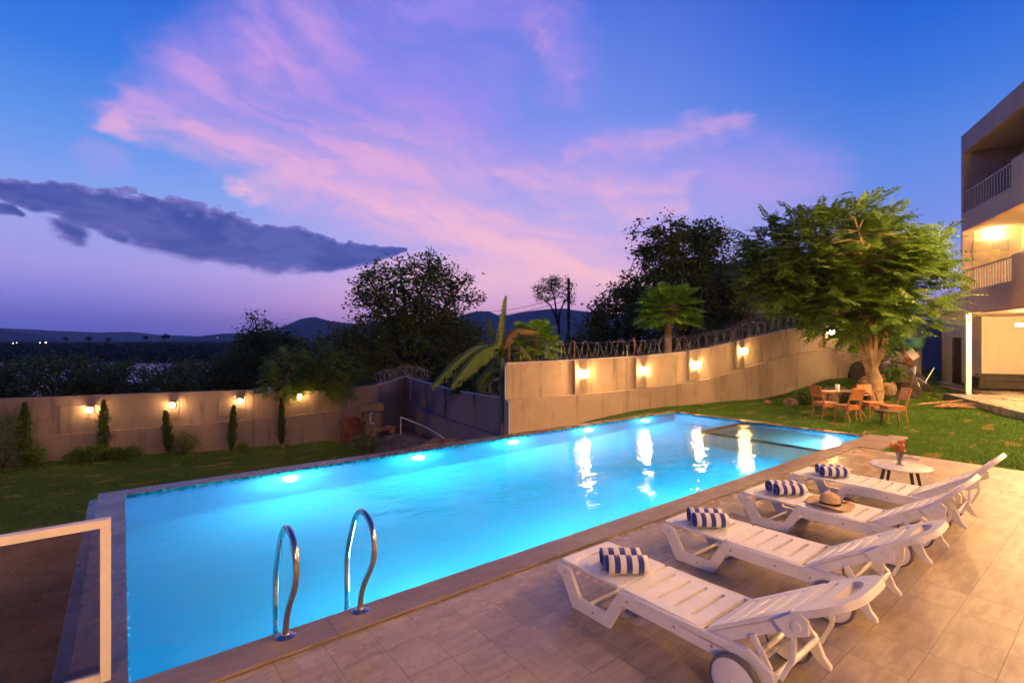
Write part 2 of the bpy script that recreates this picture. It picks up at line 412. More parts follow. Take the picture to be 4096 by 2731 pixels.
def lawn_mat():
    m, N, o = newmat('lawn')
    p = pos(N); x, y, z = N.sep(p)
    a = N.noise(p, 0.8, 5, 0.6); b = N.noise(N.vmath('MULTIPLY', p, (3.0, 9.0, 1.0)), 2.0, 6, 0.7); c = N.noise(p, 45, 4, 0.7)
    col = N.mix(N.ss(a, 0.3, 0.7), (0.055,0.125,0.014), (0.09,0.175,0.02))
    col = N.mix(N.ss(b, 0.35, 0.7), col, (0.035,0.075,0.010))
    col = N.mix(N.ss(c, 0.45, 0.75, 0, 0.5), col, (0.10,0.15,0.03))
    dry = N.noise(N.vmath('MULTIPLY', p, (0.9, 2.4, 1.0)), 1.1, 6, 0.62)
    col = N.mix(N.ss(dry, 0.57, 0.64, 0, 0.85), col, (0.28,0.20,0.06))
    dc, db = dirt_nodes(N, p)
    # bare earth in the building-site corner below the terrace
    edge = (x * 0.55 + y - 13.3) + (N.noise(p, 0.9, 4) - 0.5) * 1.2
    bare = N.ss(edge, 0.15, -0.15) * N.math('LESS_THAN', x, 3.0) * N.math('LESS_THAN', z, -1.0)
    col = N.mix(bare, col, dc)
    m2 = N.noise(p, 2.2, 5, 0.65)
    edge2 = N.ss(x + (m2 - 0.5) * 2.5, 6.4, 7.6) * N.math('GREATER_THAN', y, 9.4) * N.math('LESS_THAN', z, -0.5)
    col = N.mix(edge2, col, dc)
    h = c * 0.8 + b * 0.6 + N.noise(p, 130, 3, 0.7) * 0.5
    pbsdf(N, o, Base_Color=col, Roughness=0.95, Specular_IOR_Level=0.15, Normal=bump(N, h, 0.9, 0.03))
    return m
MT['lawn'] = lawn_mat()
MT['earth'] = simple('bare_earth', (0.34,0.22,0.12), 0.95, var=0.35, scale=2.5, bstr=0.9, bscale=14, stain=0.4)
def land_mat():
    m, N, o = newmat('dark_land')
    p = pos(N)
    a = N.noise(p, 0.02, 8, 0.65)
    col = N.mix(N.ss(a, 0.35, 0.65), (0.018,0.028,0.014), (0.05,0.055,0.03))
    pbsdf(N, o, Base_Color=col, Roughness=1.0, Specular_IOR_Level=0.0)
    return m
MT['land'] = land_mat()
def hill_mat():
    m, N, o = newmat('hills')
    p = pos(N)
    a = N.noise(p, 0.004, 8, 0.65)
    col = N.mix(N.ss(a, 0.35, 0.65), (0.12,0.14,0.13), (0.20,0.20,0.18))
    pbsdf(N, o, Base_Color=col, Roughness=1.0, Specular_IOR_Level=0.0)
    return m
MT['hill'] = hill_mat()
VOL = (0.13, (0.20, 0.84, 1.0))
def water_mat(name, ws, strength, rough, tint, glossonly=False):
    m, N, o = newmat(name)
    p = pos(N); x, y, z = N.sep(p)
    n1 = N.noise(N.comb(x * 1.0 + y*0.25, y * 1.5, 0.0), ws, 3, 0.55, 0.5)
    n2 = N.noise(N.comb(x * 1.0, y * 1.4, 1.0), ws * 4.2, 3, 0.5, 0.8)
    big = N.noise(N.comb(x, y, 5.0), ws * 0.28, 2, 0.5)
    h = n1 * 1.0 + n2 * 0.22 * N.ss(big, 0.35, 0.65, 0.4, 1.6)
    b = bump(N, h, strength, 0.1)
    if glossonly:
        g = N.node('ShaderNodeBsdfPrincipled'); N.put(g.inputs['Base Color'], tint); g.inputs['Roughness'].default_value = rough
        N.put(g.inputs['Normal'], b); g.inputs['IOR'].default_value = 1.33; g.inputs['Specular IOR Level'].default_value = 1.0
        N.l.new(g.outputs[0], o.inputs[0]); return m
    fr = N.node('ShaderNodeFresnel'); fr.inputs[0].default_value = 1.333; N.put(fr.inputs['Normal'], b)
    rf = N.node('ShaderNodeBsdfRefraction'); N.put(rf.inputs['Color'], tint); rf.inputs['Roughness'].default_value = 0.0; rf.inputs['IOR'].default_value = 1.333
    gl = N.node('ShaderNodeBsdfGlossy'); gl.inputs['Roughness'].default_value = rough
    N.put(rf.inputs['Normal'], b); N.put(gl.inputs['Normal'], b)
    if VOL:
        pv = N.node('ShaderNodeVolumePrincipled'); pv.inputs['Density'].default_value = VOL[0]; pv.inputs['Color'].default_value = (*VOL[1], 1)
        pv.inputs['Anisotropy'].default_value = 0.3
        N.l.new(pv.outputs[0], o.inputs['Volume'])
    mx = N.node('ShaderNodeMixShader'); N.l.new(fr.outputs[0], mx.inputs[0])
    N.l.new(rf.outputs[0], mx.inputs[1]); N.l.new(gl.outputs[0], mx.inputs[2]); N.l.new(mx.outputs[0], o.inputs[0])
    return m
MT['pool_water'] = water_mat('pool_water', 2.2, 0.16, 0.03, (0.88,0.98,1.0))
MT['lake'] = water_mat('lake_water', 0.05, 0.15, 0.12, (0.02,0.03,0.05), True)
def pool_tile():
    m, N, o = newmat('pool_tiles')
    p = pos(N); x, y, z = N.sep(p)
    s = 0.05
    idx = N.comb(N.math('FLOOR', x / s), N.math('FLOOR', y / s), N.math('FLOOR', z / s))
    wn = N.node('ShaderNodeTexWhiteNoise'); N.put(wn.inputs[0], idx); rv = X(N, wn.outputs[0])
    def e(c):
        f = N.math('FRACT', c / s); return N.math('MINIMUM', f, 1.0 - f)
    g = N.math('MINIMUM', N.math('ADD', e(x), N.math('LESS_THAN', e(x), 0.002)), e(z))
    col = N.ramp(rv, [(0.0,(0.005,0.12,0.36)),(0.35,(0.01,0.26,0.55)),(0.7,(0.02,0.38,0.66)),(1.0,(0.05,0.50,0.75))])
    deep = N.ss(z, -0.35, -0.10)
    col = N.mix(deep, (0.035,0.42,0.68), col)
    pbsdf(N, o, Base_Color=col, Roughness=0.6, Specular_IOR_Level=0.0)
    return m
MT['pool_tile'] = pool_tile()
def kid_tile():
    m, N, o = newmat('shallow_pool_tiles')
    p = pos(N)
    col = N.mix(N.noise(p, 12, 3), (0.22,0.66,0.72), (0.30,0.74,0.76))
    pbsdf(N, o, Base_Color=col, Roughness=0.4)
    return m
MT['kid_tile'] = kid_tile()
def towel_mat():
    m, N, o = newmat('striped_towel')
    p = objc(N); x, y, z = N.sep(p)
    f = N.math('FRACT', (x + 0.5) / 0.088)
    s = N.ss(f, 0.49, 0.51)
    f2 = N.ss(f, 0.0, 0.02)
    col = N.mix(s * f2, (0.74,0.70,0.66), (0.035,0.055,0.26))
    nb = N.noise(p, 260, 3, 0.7)
    b = pbsdf(N, o, Base_Color=col, Roughness=0.95, Specular_IOR_Level=0.1, Normal=bump(N, nb, 0.8, 0.004))
    b.inputs['Sheen Weight'].default_value = 0.3
    return m
MT['towel'] = towel_mat()
MT['lamp_glow'] = emis('lamp_glow', (1.0,0.56,0.20), 270.0)
MT['lamp_glow_left'] = emis('lamp_glow_left', (1.0,0.52,0.18), 170.0)
MT['pool_glow'] = emis('pool_light_glow', (0.52,0.86,1.0), 500.0)
MT['tube_glow'] = emis('tube_glow', (1.0,0.62,0.28), 750.0)
MT['balcony_glow'] = emis('balcony_glow', (1.0,0.66,0.28), 220.0)
MT['village_glow'] = emis('village_glow', (1.0,0.75,0.45), 12.0)
MT['leaf_main'] = leafmat('feathery_leaves', (0.040,0.098,0.012), (0.13,0.225,0.022), 0.34)
MT['leaf_dark'] = leafmat('dark_leaves', (0.055,0.095,0.022), (0.13,0.18,0.045), 0.35)
MT['leaf_mid'] = leafmat('mid_green_leaves', (0.05,0.11,0.018), (0.12,0.20,0.032), 0.35)
MT['leaf_bright'] = leafmat('bright_leaves', (0.17,0.36,0.03), (0.34,0.56,0.055), 0.4)
MT['leaf_banana'] = leafmat('banana_leaf', (0.08,0.15,0.025), (0.14,0.20,0.035), 0.4)
MT['leaf_dry'] = leafmat('dry_leaf', (0.20,0.11,0.03), (0.30,0.17,0.05), 0.3)
MT['cypress'] = leafmat('cypress_foliage', (0.03,0.055,0.012), (0.06,0.10,0.02), 0.2)
def grass_mat():
    m = leafmat('grass_blades', (0.06,0.155,0.014), (0.12,0.24,0.028), 0.35)
    N = NT(m.node_tree); b = [n for n in N.n if n.type == 'BSDF_PRINCIPLED'][0]; t = [n for n in N.n if n.type == 'BSDF_TRANSLUCENT'][0]
    src = X(N, b.inputs['Base Color'].links[0].from_socket); p = pos(N)
    dry = N.noise(N.vmath('MULTIPLY', p, (0.9, 2.4, 1.0)), 1.1, 6, 0.62)
    patch = N.noise(p, 0.55, 4, 0.6)
    col = N.mix(N.ss(patch, 0.45, 0.62, 0, 0.3), src, (0.045,0.115,0.010))
    col = N.mix(N.ss(dry, 0.57, 0.64, 0, 0.9), col, (0.34,0.26,0.075))
    N.put(b.inputs['Base Color'], col); N.put(t.inputs[0], col)
    return m
MT['grass'] = grass_mat()
MT['far_leaf'] = leafmat('far_foliage', (0.012,0.02,0.010), (0.025,0.035,0.015), 0.1)

# ------------------------------------------------------------------ mesh helpers
class MB:
    def __init__(s): s.v = []; s.f = []
    def add(s, vs, fs):
        b = len(s.v); s.v += [tuple(v) for v in vs]; s.f += [tuple(i + b for i in f) for f in fs]; return s
    def box(s, c, sz, rot=None, taper=1.0):
        hx, hy, hz = (q/2 for q in sz)
        vs = [Vector((x*hx*(taper if z > 0 else 1), y*hy*(taper if z > 0 else 1), z*hz)) for z in (-1, 1) for y in (-1, 1) for x in (-1, 1)]
        if rot is not None: vs = [rot @ v for v in vs]
        vs = [v + Vector(c) for v in vs]
        return s.add(vs, [(0,2,3,1),(4,5,7,6),(0,1,5,4),(2,6,7,3),(0,4,6,2),(1,3,7,5)])
    def span(s, x0, x1, y0, y1, z0, z1):
        return s.box(((x0+x1)/2, (y0+y1)/2, (z0+z1)/2), (abs(x1-x0), abs(y1-y0), abs(z1-z0)))
    def bar(s, a, b, w, h, up=(0,0,1)):
        a, b = Vector(a), Vector(b); d = (b - a); L = d.length; d.normalize()
        u = Vector(up)
        if abs(d.dot(u)) > 0.98: u = Vector((1,0,0))
        sd = d.cross(u).normalized(); u = sd.cross(d).normalized()
        rot = Matrix((sd, d, u)).transposed()
        return s.box((a+b)/2, (w, L, h), rot)
    def tube(s, pts, r, seg=8, cap=True):
        pts = [Vector(p) for p in pts]; n = len(pts)
        rs = r if isinstance(r, (list, tuple)) else [r]*n
        vs = []; fs = []
        up = None
        for i, p in enumerate(pts):
            d = (pts[min(i+1, n-1)] - pts[max(i-1, 0)])
            d = d.normalized() if d.length > 1e-9 else Vector((0,0,1))
            if up is None: up = Vector((0,0,1)) if abs(d.z) < 0.95 else Vector((1,0,0))
            a = d.cross(up)
            if a.length < 1e-4: a = d.cross(Vector((0.3,1,0.2)))
            a.normalize(); b = a.cross(d).normalized(); up = b
            for k in range(seg):
                t = 2*math.pi*k/seg
                vs.append(p + (a*math.cos(t) + b*math.sin(t))*rs[i])
        for i in range(n-1):
            for k in range(seg):
                k2 = (k+1) % seg
                fs.append((i*seg+k, i*seg+k2, (i+1)*seg+k2, (i+1)*seg+k))
        if cap:
            fs.append(tuple(range(seg-1, -1, -1))); fs.append(tuple((n-1)*seg + k for k in range(seg)))
        return s.add(vs, fs)
    def lathe(s, prof, seg=24, c=(0,0,0), axis='z', cap=True):
        vs = []; fs = []; n = len(prof)
        for r, z in prof:
            for k in range(seg):
                t = 2*math.pi*k/seg; a, b = r*math.cos(t), r*math.sin(t)
                v = (a, b, z) if axis == 'z' else ((z, a, b) if axis == 'x' else (b, z, a))
                vs.append((v[0]+c[0], v[1]+c[1], v[2]+c[2]))
        for i in range(n-1):
            for k in range(seg):
                k2 = (k+1) % seg
                fs.append((i*seg+k, i*seg+k2, (i+1)*seg+k2, (i+1)*seg+k))
        if cap:
            fs.append(tuple(range(seg-1, -1, -1))); fs.append(tuple((n-1)*seg + k for k in range(seg)))
        return s.add(vs, fs)
    def plate(s, outline, holes, t0, t1, T):
        """flat plate with holes; T maps (u, v, w) to a point, w from t0 to t1"""
        loops = [list(outline)] + [list(h) for h in holes]
        flat = [p for l in loops for p in l]
        tris = tessellate_polygon([[Vector((p[0], p[1], 0)) for p in l] for l in loops])
        n = len(flat)
        vs = [T(p[0], p[1], t0) for p in flat] + [T(p[0], p[1], t1) for p in flat]
        fs = [tuple(t) for t in tris] + [tuple(i + n for i in reversed(t)) for t in tris]
        b = 0
        for l in loops:
            m = len(l)
            for i in range(m):
                j = (i+1) % m
                fs.append((b+i, b+j, b+j+n, b+i+n))
            b += m
        return s.add(vs, fs)
    def blob(s, c, r, seed=0, seg=10, rings=7, rough=0.25):
        rd = random.Random(seed); c = Vector(c)
        ph = [rd.uniform(0, 6.28) for _ in range(8)]
        vs = []; fs = []
        for i in range(rings+1):
            th = math.pi*i/rings
            for k in range(seg):
                a = 2*math.pi*k/seg
                q = 1 + rough*(0.5*math.sin(2*a+ph[0])*math.sin(th*2+ph[1]) + 0.5*math.sin(3*a+ph[2]+th*2) + 0.35*math.sin(5*a+ph[3])*math.sin(3*th+ph[4])) * math.sin(th)
                q += rd.uniform(-0.3, 0.3)*rough*math.sin(th)
                vs.append((c.x + r[0]*q*math.sin(th)*math.cos(a), c.y + r[1]*q*math.sin(th)*math.sin(a), c.z + r[2]*q*math.cos(th)))
        for i in range(rings):
            for k in range(seg):
                k2 = (k+1) % seg
                fs.append((i*seg+k, (i+1)*seg+k, (i+1)*seg+k2, i*seg+k2))
        return s.add(vs, fs)
    def build(s, name, mat, parent=None, smooth=False, bevel=0.0, loc=None, rotz=None, solid=0.0, segs=2):
        me = D.meshes.new(name); me.from_pydata(s.v, [], s.f)
        bm = bmesh.new(); bm.from_mesh(me); bmesh.ops.recalc_face_normals(bm, faces=bm.faces)
        bm.to_mesh(me); bm.free()
        o = D.objects.new(name, me); COL.objects.link(o)
        mats = mat if isinstance(mat, (list, tuple)) else [mat]
        for m in mats: me.materials.append(MT[m] if isinstance(m, str) else m)
        if smooth:
            me.shade_smooth()
            try: me.set_sharp_from_angle(angle=R(40))
            except Exception: pass
        if parent: o.parent = parent
        if loc is not None: o.location = loc
        if rotz is not None: o.rotation_euler = (0, 0, rotz)
        if solid:
            md = o.modifiers.new('solid', 'SOLIDIFY'); md.thickness = solid; md.offset = 0
        if bevel:
            md = o.modifiers.new('bevel', 'BEVEL'); md.width = bevel; md.segments = segs; md.limit_method = 'ANGLE'; md.angle_limit = R(35); md.harden_normals = False
        return o
def rawmesh(name, V, n, mat, parent=None, mi=None):
    """V: array (k*n, 3): k separate n-gons"""
    V = np.asarray(V, dtype=np.float32); k = len(V)//n
    me = D.meshes.new(name); me.vertices.add(len(V)); me.vertices.foreach_set('co', V.ravel())
    me.loops.add(k*n); me.loops.foreach_set('vertex_index', np.arange(k*n, dtype=np.int32))
    me.polygons.add(k); me.polygons.foreach_set('loop_start', np.arange(0, k*n, n, dtype=np.int32))
    me.update(calc_edges=True); me.validate()
    for m in (mat if isinstance(mat, (list, tuple)) else [mat]): me.materials.append(MT[m])
    o = D.objects.new(name, me); COL.objects.link(o)
    if parent: o.parent = parent
    return o
def tag(o, label=None, cat=None, group=None, kind=None):
    if label: o['label'] = label
    if cat: o['category'] = cat
    if group: o['group'] = group
    if kind: o['kind'] = kind
    return o
def empty(name, loc, rotz=0.0, label=None, cat=None, group=None):
    o = D.objects.new(name, None); COL.objects.link(o); o.location = loc; o.rotation_euler = (0, 0, rotz)
    o.empty_display_size = 0.1
    return tag(o, label, cat, group)
def copy_tree(o, parent=None):
    c = o.copy(); COL.objects.link(c); c.parent = parent
    for ch in list(o.children): copy_tree(ch, c)
    return c
def lerp(a, b, t): return a + (b-a)*t
def smooth_path(pts, n):
    """Catmull-Rom through pts"""
    P = [Vector(p) for p in pts]; P = [P[0]*2-P[1]] + P + [P[-1]*2-P[-2]]
    out = []
    for i in range(1, len(P)-2):
        for k in range(n):
            t = k/n; a, b, c, d = P[i-1:i+3]
            out.append(0.5*((2*b) + (c-a)*t + (2*a-5*b+4*c-d)*t*t + (3*b-a-3*c+d)*t**3))
    out.append(P[-2]); return out
# ================================================================== SETTING
WZ = -0.025           # water level
PX0, PX1, PY0, PY1 = 0.03, 12.9, 3.83, 8.62
LOW = -1.9
def sstep(a, b, x):
    t = np.clip((x-a)/(b-a), 0, 1); return t*t*(3-2*t)
def hz(x, y):
    """height of the garden ground"""
    x = np.asarray(x, float); y = np.asarray(y, float)
    low = LOW + 0.75*np.exp(-(((x-8.1)/1.1)**2 + ((y-14.2)/2.0)**2)) + 0.5*np.exp(-(((x-8.3)/1.0)**2 + ((y-17.5)/1.6)**2))
    r = sstep(6.6, 8.6, x)*1.45 + sstep(8.6, 13.0, x)*0.42
    strip = low + r*sstep(12.4, 11.0, y)
    up = -0.03 + 0.55*sstep(18.5, 23.5, x)*sstep(4.5, 8.5, y) + 0.35*sstep(22, 30, x)*sstep(6, 9, y)
    z = np.where(y > 8.98, strip, np.where(x > 11, up, LOW))
    z = np.where((y > 8.98) & (x > 13.0), up, z)
    z = z + 0.02*np.sin(x*1.7+y*0.9)*np.sin(y*1.3-x*0.4)*np.where(x > 11, 0.7, 2.0)
    return z
def grid_mesh(name, xs, ys, skip, mat):
    XX, YY = np.meshgrid(xs, ys, indexing='ij'); ZZ = hz(XX, YY)
    nx, ny = len(xs), len(ys)
    vs = np.stack([XX, YY, ZZ], -1).reshape(-1, 3)
    fs = []
    for i in range(nx-1):
        for j in range(ny-1):
            cx_, cy_ = (xs[i]+xs[i+1])/2, (ys[j]+ys[j+1])/2
            if skip(cx_, cy_): continue
            fs.append((i*ny+j, (i+1)*ny+j, (i+1)*ny+j+1, i*ny+j+1))
    m = MB(); m.v = [tuple(v) for v in vs]; m.f = fs
    o = m.build(name, mat, smooth=True); return o
xs = np.unique(np.concatenate([np.arange(-14, 11.4, 0.4), [11.5], np.arange(11.8, 36, 0.4), [13.25, 13.0, -0.36]]))
ys = np.unique(np.concatenate([np.arange(-14, 3.4, 0.4), [3.5, 8.98, 9.0], np.arange(3.8, 23.4, 0.4)]))
def skip(x, y):
    if -0.36 < x < 11.5 and y < 9.0: return True       # pool and deck stand here
    if x < -0.36 and y < -6: return True
    if 11.5 < x < 13.25 and 3.5 < y < 9.0: return True
    if y > 12.2 and x > 11.5: return True
    return False
lawn = grid_mesh('lawn', xs, ys, skip, 'lawn'); tag(lawn, kind='structure')

# outer land: one wide sheet round the garden, falling to the lake and running to the horizon
def outer_z(d, lat):
    base = np.interp(d, [0, 24, 40, 90, 120, 236, 262, 1500, 4000, 9000], [-2.4, -2.6, -4.5, -8.2, -9.5, -9.5, -7.6, -2.5, 0, 3])
    right = np.interp(lat/np.maximum(d, 1), [-0.40, -0.12, 0.3], [0, 1, 1])
    return base*(1-right) + np.interp(d, [0, 24, 60, 400, 9000], [-2.4, -2.6, -2.2, -3.5, 2])*right
rr = np.concatenate([np.linspace(0.1, 60, 22), np.geomspace(66, 7300, 46)])
aa = np.linspace(-math.pi, math.pi, 97)
vs = []; fs = []
for r_ in rr:
    for a_ in aa[:-1]:
        d_, l_ = r_*math.cos(a_), r_*math.sin(a_)
        zz = outer_z(max(d_, 0.0) if d_ > 0 else 0.0, l_)
        zz = float(zz) - (1.2 if r_ < 30 else 0)
        if abs(a_) > 1.0: zz = min(zz, -3.2)
        vs.append(fl(l_, d_, zz))
n_ = len(aa)-1
for i in range(len(rr)-1):
    for k in range(n_):
        fs.append((i*n_+k, i*n_+(k+1) % n_, (i+1)*n_+(k+1) % n_, (i+1)*n_+k))
m = MB(); m.add(vs, fs); tag(m.build('land', 'land', smooth=True), kind='structure')
# lake
m = MB()
pts = []
for d_, l0, l1 in ((95, -140, -8), (130, -190, -20), (200, -280, -50), (252, -380, -80)):
    pts.append((d_, l0, l1))
vs = []; 
for d_, l0, l1 in pts: vs += [fl(l0, d_, -8.6), fl(l1, d_, -8.6)]
m.add(vs, [(2*i, 2*i+1, 2*i+3, 2*i+2) for i in range(len(pts)-1)])
tag(m.build('lake', 'lake'), kind='structure')
# hills
def ridge(name, prof, d, depth, seed):
    """prof: (photo x, photo y of the crest)"""
    rd = np.random.RandomState(seed)
    xs_ = np.linspace(prof[0][0], prof[-1][0], 90)
    ysr = np.interp(xs_, [p[0] for p in prof], [p[1] for p in prof])
    n = np.convolve(rd.randn(130), np.ones(7)/7, 'same')[20:110]
    vs = []; fs = []
    rows = [(-0.6, 0.0), (-0.45, 0.35), (-0.25, 0.72), (-0.1, 0.93), (0, 1.0), (0.25, 0.7), (0.6, 0.0)]
    for o_, hgt in rows:
        for x_, y_, q in zip(xs_, ysr, n):
            dd = d + o_*depth + rd.uniform(-0.03, 0.03)*depth
            crest = (CY - y_ + q*1.6)*d/F_PX + CAM_Z
            h_ = lerp(-6, crest, hgt)*(1 + (rd.uniform(-0.05, 0.05) if 0 < hgt < 1 else 0))
            vs.append(fl((x_-CX)/F_PX*d, dd, h_))
    nn = len(xs_)
    for i in range(len(rows)-1):
        for k in range(nn-1): fs.append((i*nn+k, i*nn+k+1, (i+1)*nn+k+1, (i+1)*nn+k))
    m = MB(); m.add(vs, fs); return tag(m.build(name, 'hill', smooth=True), kind='structure')
ridge('hills', [(-300,750),(0,754),(60,757),(140,762),(220,764),(300,763),(360,770),(430,772),(520,776),(600,779)], 5200, 1500, 1)
ridge('hills', [(-200,735),(0,759),(30,766),(60,778),(75,784)], 2600, 700, 2)
ridge('hills', [(440,784),(520,766),(600,768),(660,752),(700,732),(725,728),(760,738),(830,744),(900,736),(980,742),(1040,730),(1090,716),(1130,716),(1150,730),(1180,722),(1230,713),(1290,708),(1340,716),(1420,722),(1500,716),(1600,726),(1700,718),(1800,722),(2000,728),(2200,738),(2400,730)], 3200, 900, 3)

# ------------------------------------------------------------------ pool
m = MB()
zb = -1.35
m.add([(PX0,PY0,0),(PX1,PY0,0),(PX1,PY1,0),(PX0,PY1,0),(PX0,PY0,zb),(PX1,PY0,zb),(PX1,PY1,zb),(PX0,PY1,zb)],
      [(0,1,5,4),(1,2,6,5),(2,3,7,6),(3,0,4,7),(4,5,6,7)])
tag(m.build('pool_basin', 'pool_tile'), kind='structure')
# shallow children's corner: floor and its low walls, flush with the water
KX, KY = 10.72, 6.46
m = MB(); m.span(KX+0.12, PX1-0.002, PY0+0.002, KY-0.12, -0.50, -0.45)
tag(m.build('shallow_pool_floor', 'kid_tile'), kind='structure')
m = MB(); m.span(KX-0.12, KX+0.12, PY0+0.003, KY+0.12, zb+0.003, -0.045); m.span(KX+0.123, PX1-0.003, KY-0.12, KY+0.12, zb+0.003, -0.0455)
tag(m.build('shallow_pool_wall', ['coping']), kind='structure')
# water: rippled sheet
m = MB(); m.span(PX0-0.03, PX1+0.03, PY0-0.03, PY1+0.03, zb-0.06, WZ)
tag(m.build('pool_water', 'pool_water'), kind='structure')
# copings
m = MB(); m.span(PX0-0.3, 13.22, 3.53, PY0-0.05, -0.2, -0.001); m.span(PX0-0.3, 13.22, 3.53, PY0, 0.0, 0.022)
tag(m.build('near_coping', 'coping', bevel=0.008), kind='structure')
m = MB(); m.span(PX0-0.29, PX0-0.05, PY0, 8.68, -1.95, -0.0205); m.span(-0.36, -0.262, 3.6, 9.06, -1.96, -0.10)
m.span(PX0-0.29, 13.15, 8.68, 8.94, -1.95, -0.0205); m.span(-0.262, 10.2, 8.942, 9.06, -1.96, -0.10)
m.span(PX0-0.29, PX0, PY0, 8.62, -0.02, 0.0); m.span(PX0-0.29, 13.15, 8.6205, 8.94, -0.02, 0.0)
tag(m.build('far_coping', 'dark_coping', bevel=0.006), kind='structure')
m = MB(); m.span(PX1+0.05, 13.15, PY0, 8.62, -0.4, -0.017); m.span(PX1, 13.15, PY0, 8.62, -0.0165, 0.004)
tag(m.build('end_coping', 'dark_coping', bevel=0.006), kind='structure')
m = MB(); m.span(11.5, 13.5, 3.2, 3.53, -0.4, 0.018)
tag(m.build('coping_block', 'coping', bevel=0.008), kind='structure')
# deck
m = MB(); m.span(-9.0, 11.5, -12.0, 3.53, -0.5, 0.0)
dk = m.build('deck', 'deck'); tag(dk, kind='structure')
m = MB(); m.span(-8.9, PX0-0.3, 3.53, 3.95, -2.1, 0.0)
tag(m.build('terrace_edge', 'coping'), kind='structure')

def pool_light(x, y, dirn, z, label, e='pool_glow', r=0.1):
    t = empty('pool_light', (x, y, z), 0, label, 'pool light', 'underwater lights along the pool walls')
    a = MB(); a.lathe([(0.12, 0.0), (0.12, 0.02*dirn), (0.09, 0.03*dirn)], 20, axis='y'); a.build('housing', 'pvc', t, smooth=True)
    b = MB(); b.lathe([(r, 0.028*dirn), (r*1.0, 0.08*dirn), (r*0.85, 0.12*dirn), (r*0.5, 0.145*dirn), (0.004, 0.155*dirn)], 16, axis='y'); b.build('lens', e, t, smooth=True)
names = ['nearest the glass railing', 'second from the glass railing', 'in the middle', 'opposite the first lantern of the tan wall', 'farthest, by the shallow corner']
for i, x in enumerate((2.15, 4.45, 6.75, 9.1, 11.4)):
    pool_light(x, PY1, -1, -0.38, 'round underwater light in the far pool wall, ' + names[i])
names = ['close to the steel ladder', 'beside the first lounger', 'beside the second lounger', 'beside the farthest lounger']
for i, x in enumerate((2.15, 4.45, 6.75, 9.1)):
    pool_light(x, PY0, 1, -0.42, 'round underwater light in the near pool wall, ' + names[i])
pool_light(11.75, PY0, 1, -0.22, 'round underwater light in the shallow corner of the pool', 'pool_glow', 0.10)

# ------------------------------------------------------------------ boundary walls
def wall_prism(mb, poly_xy, z0s, z1s, th, off=0.0):
    """upright wall along a plan polyline; thickness th on the far side of the line shifted by off"""
    P = [Vector((p[0], p[1])) for p in poly_xy]; n = len(P); N_ = []
    for i in range(n):
        d = (P[min(i+1, n-1)] - P[max(i-1, 0)]).normalized(); N_.append(Vector((-d.y, d.x)))
    vs = []
    for i in range(n):
        a = P[i] + N_[i]*off; b = P[i] + N_[i]*(off+th)
        vs += [(a.x, a.y, z0s[i]), (b.x, b.y, z0s[i]), (b.x, b.y, z1s[i]), (a.x, a.y, z1s[i])]
    fs = [(0,1,2,3), ((n-1)*4+3, (n-1)*4+2, (n-1)*4+1, (n-1)*4)]
    for i in range(n-1):
        for k in range(4):
            k2 = (k+1) % 4; fs.append((i*4+k, i*4+k2, (i+1)*4+k2, (i+1)*4+k))
    mb.add(vs, fs)
def densify(rows, n):
    out = []
    for a, b in zip(rows[:-1], rows[1:]):
        for k in range(n): out.append([lerp(p, q, k/n) for p, q in zip(a, b)])
    out.append(list(rows[-1])); return out
# tan wall: rows are plan x, y, ledge height, top height
T0 = [(8.19,10.60,0.54,1.49),(10.75,10.18,0.56,1.55),(13.10,9.80,0.62,1.62),(15.02,9.49,0.74,1.74),(16.2,9.30,0.86,1.88),(18.28,8.96,1.22,2.20),(20.2,8.65,1.52,2.50),(22.5,8.28,1.76,2.74),(25.5,7.80,2.0,3.0),(31,6.9,2.2,3.2)]
tw = empty('tan_boundary_wall', (8.19,10.6,0), 0, 'long tan plastered garden wall with lanterns behind the pool', 'wall')
def rel(o, par):
    o.parent = par; o.matrix_parent_inverse = par.matrix_world.inverted() if False else Matrix.Translation(-par.location)
    return o
R1 = [(r[0], r[1]) for r in T0]
m = MB(); wall_prism(m, R1, [-2.3]*len(T0), [r[2] for r in T0], 0.34, -0.08)
rel(m.build('lower_band', 'tan', bevel=0.012), tw)
m = MB(); wall_prism(m, R1, [r[2]+0.002 for r in T0], [r[3] for r in T0], 0.15, 0.10)
rel(m.build('upper_panel', 'tan'), tw)
m = MB(); wall_prism(m, R1, [r[3]+0.002 for r in T0], [r[3]+0.03 for r in T0], 0.20, 0.075)
rel(m.build('wall_cap', 'white_coping'), tw)
def wall_at(rows, s):
    """point, direction and heights at distance s along the wall"""
    for a, b in zip(rows[:-1], rows[1:]):
        A = Vector(a[:2]); B = Vector(b[:2]); L = (B-A).length
        if s <= L:
            t = s/L; d = (B-A).normalized()
            return A.lerp(B, t), d, lerp(a[2], b[2], t), lerp(a[3], b[3], t)
        s -= L
    return Vector(rows[-1][:2]), d, rows[-1][2], rows[-1][3]
def s_of(rows, px):
    """distance along the wall at which photo column px meets it"""
    k = (px-CX)/F_PX; dirv = FW + RT*k; acc = 0
    for a, b in zip(rows[:-1], rows[1:]):
        A = np.array(a[:2]); B = np.array(b[:2]); e = B-A
        M_ = np.array([[dirv[0], -e[0]], [dirv[1], -e[1]]])
        t, u = np.linalg.solve(M_, A)
        if 0 <= u <= 1 and t > 0: return acc + u*np.linalg.norm(e)
        acc += np.linalg.norm(e)
    return None
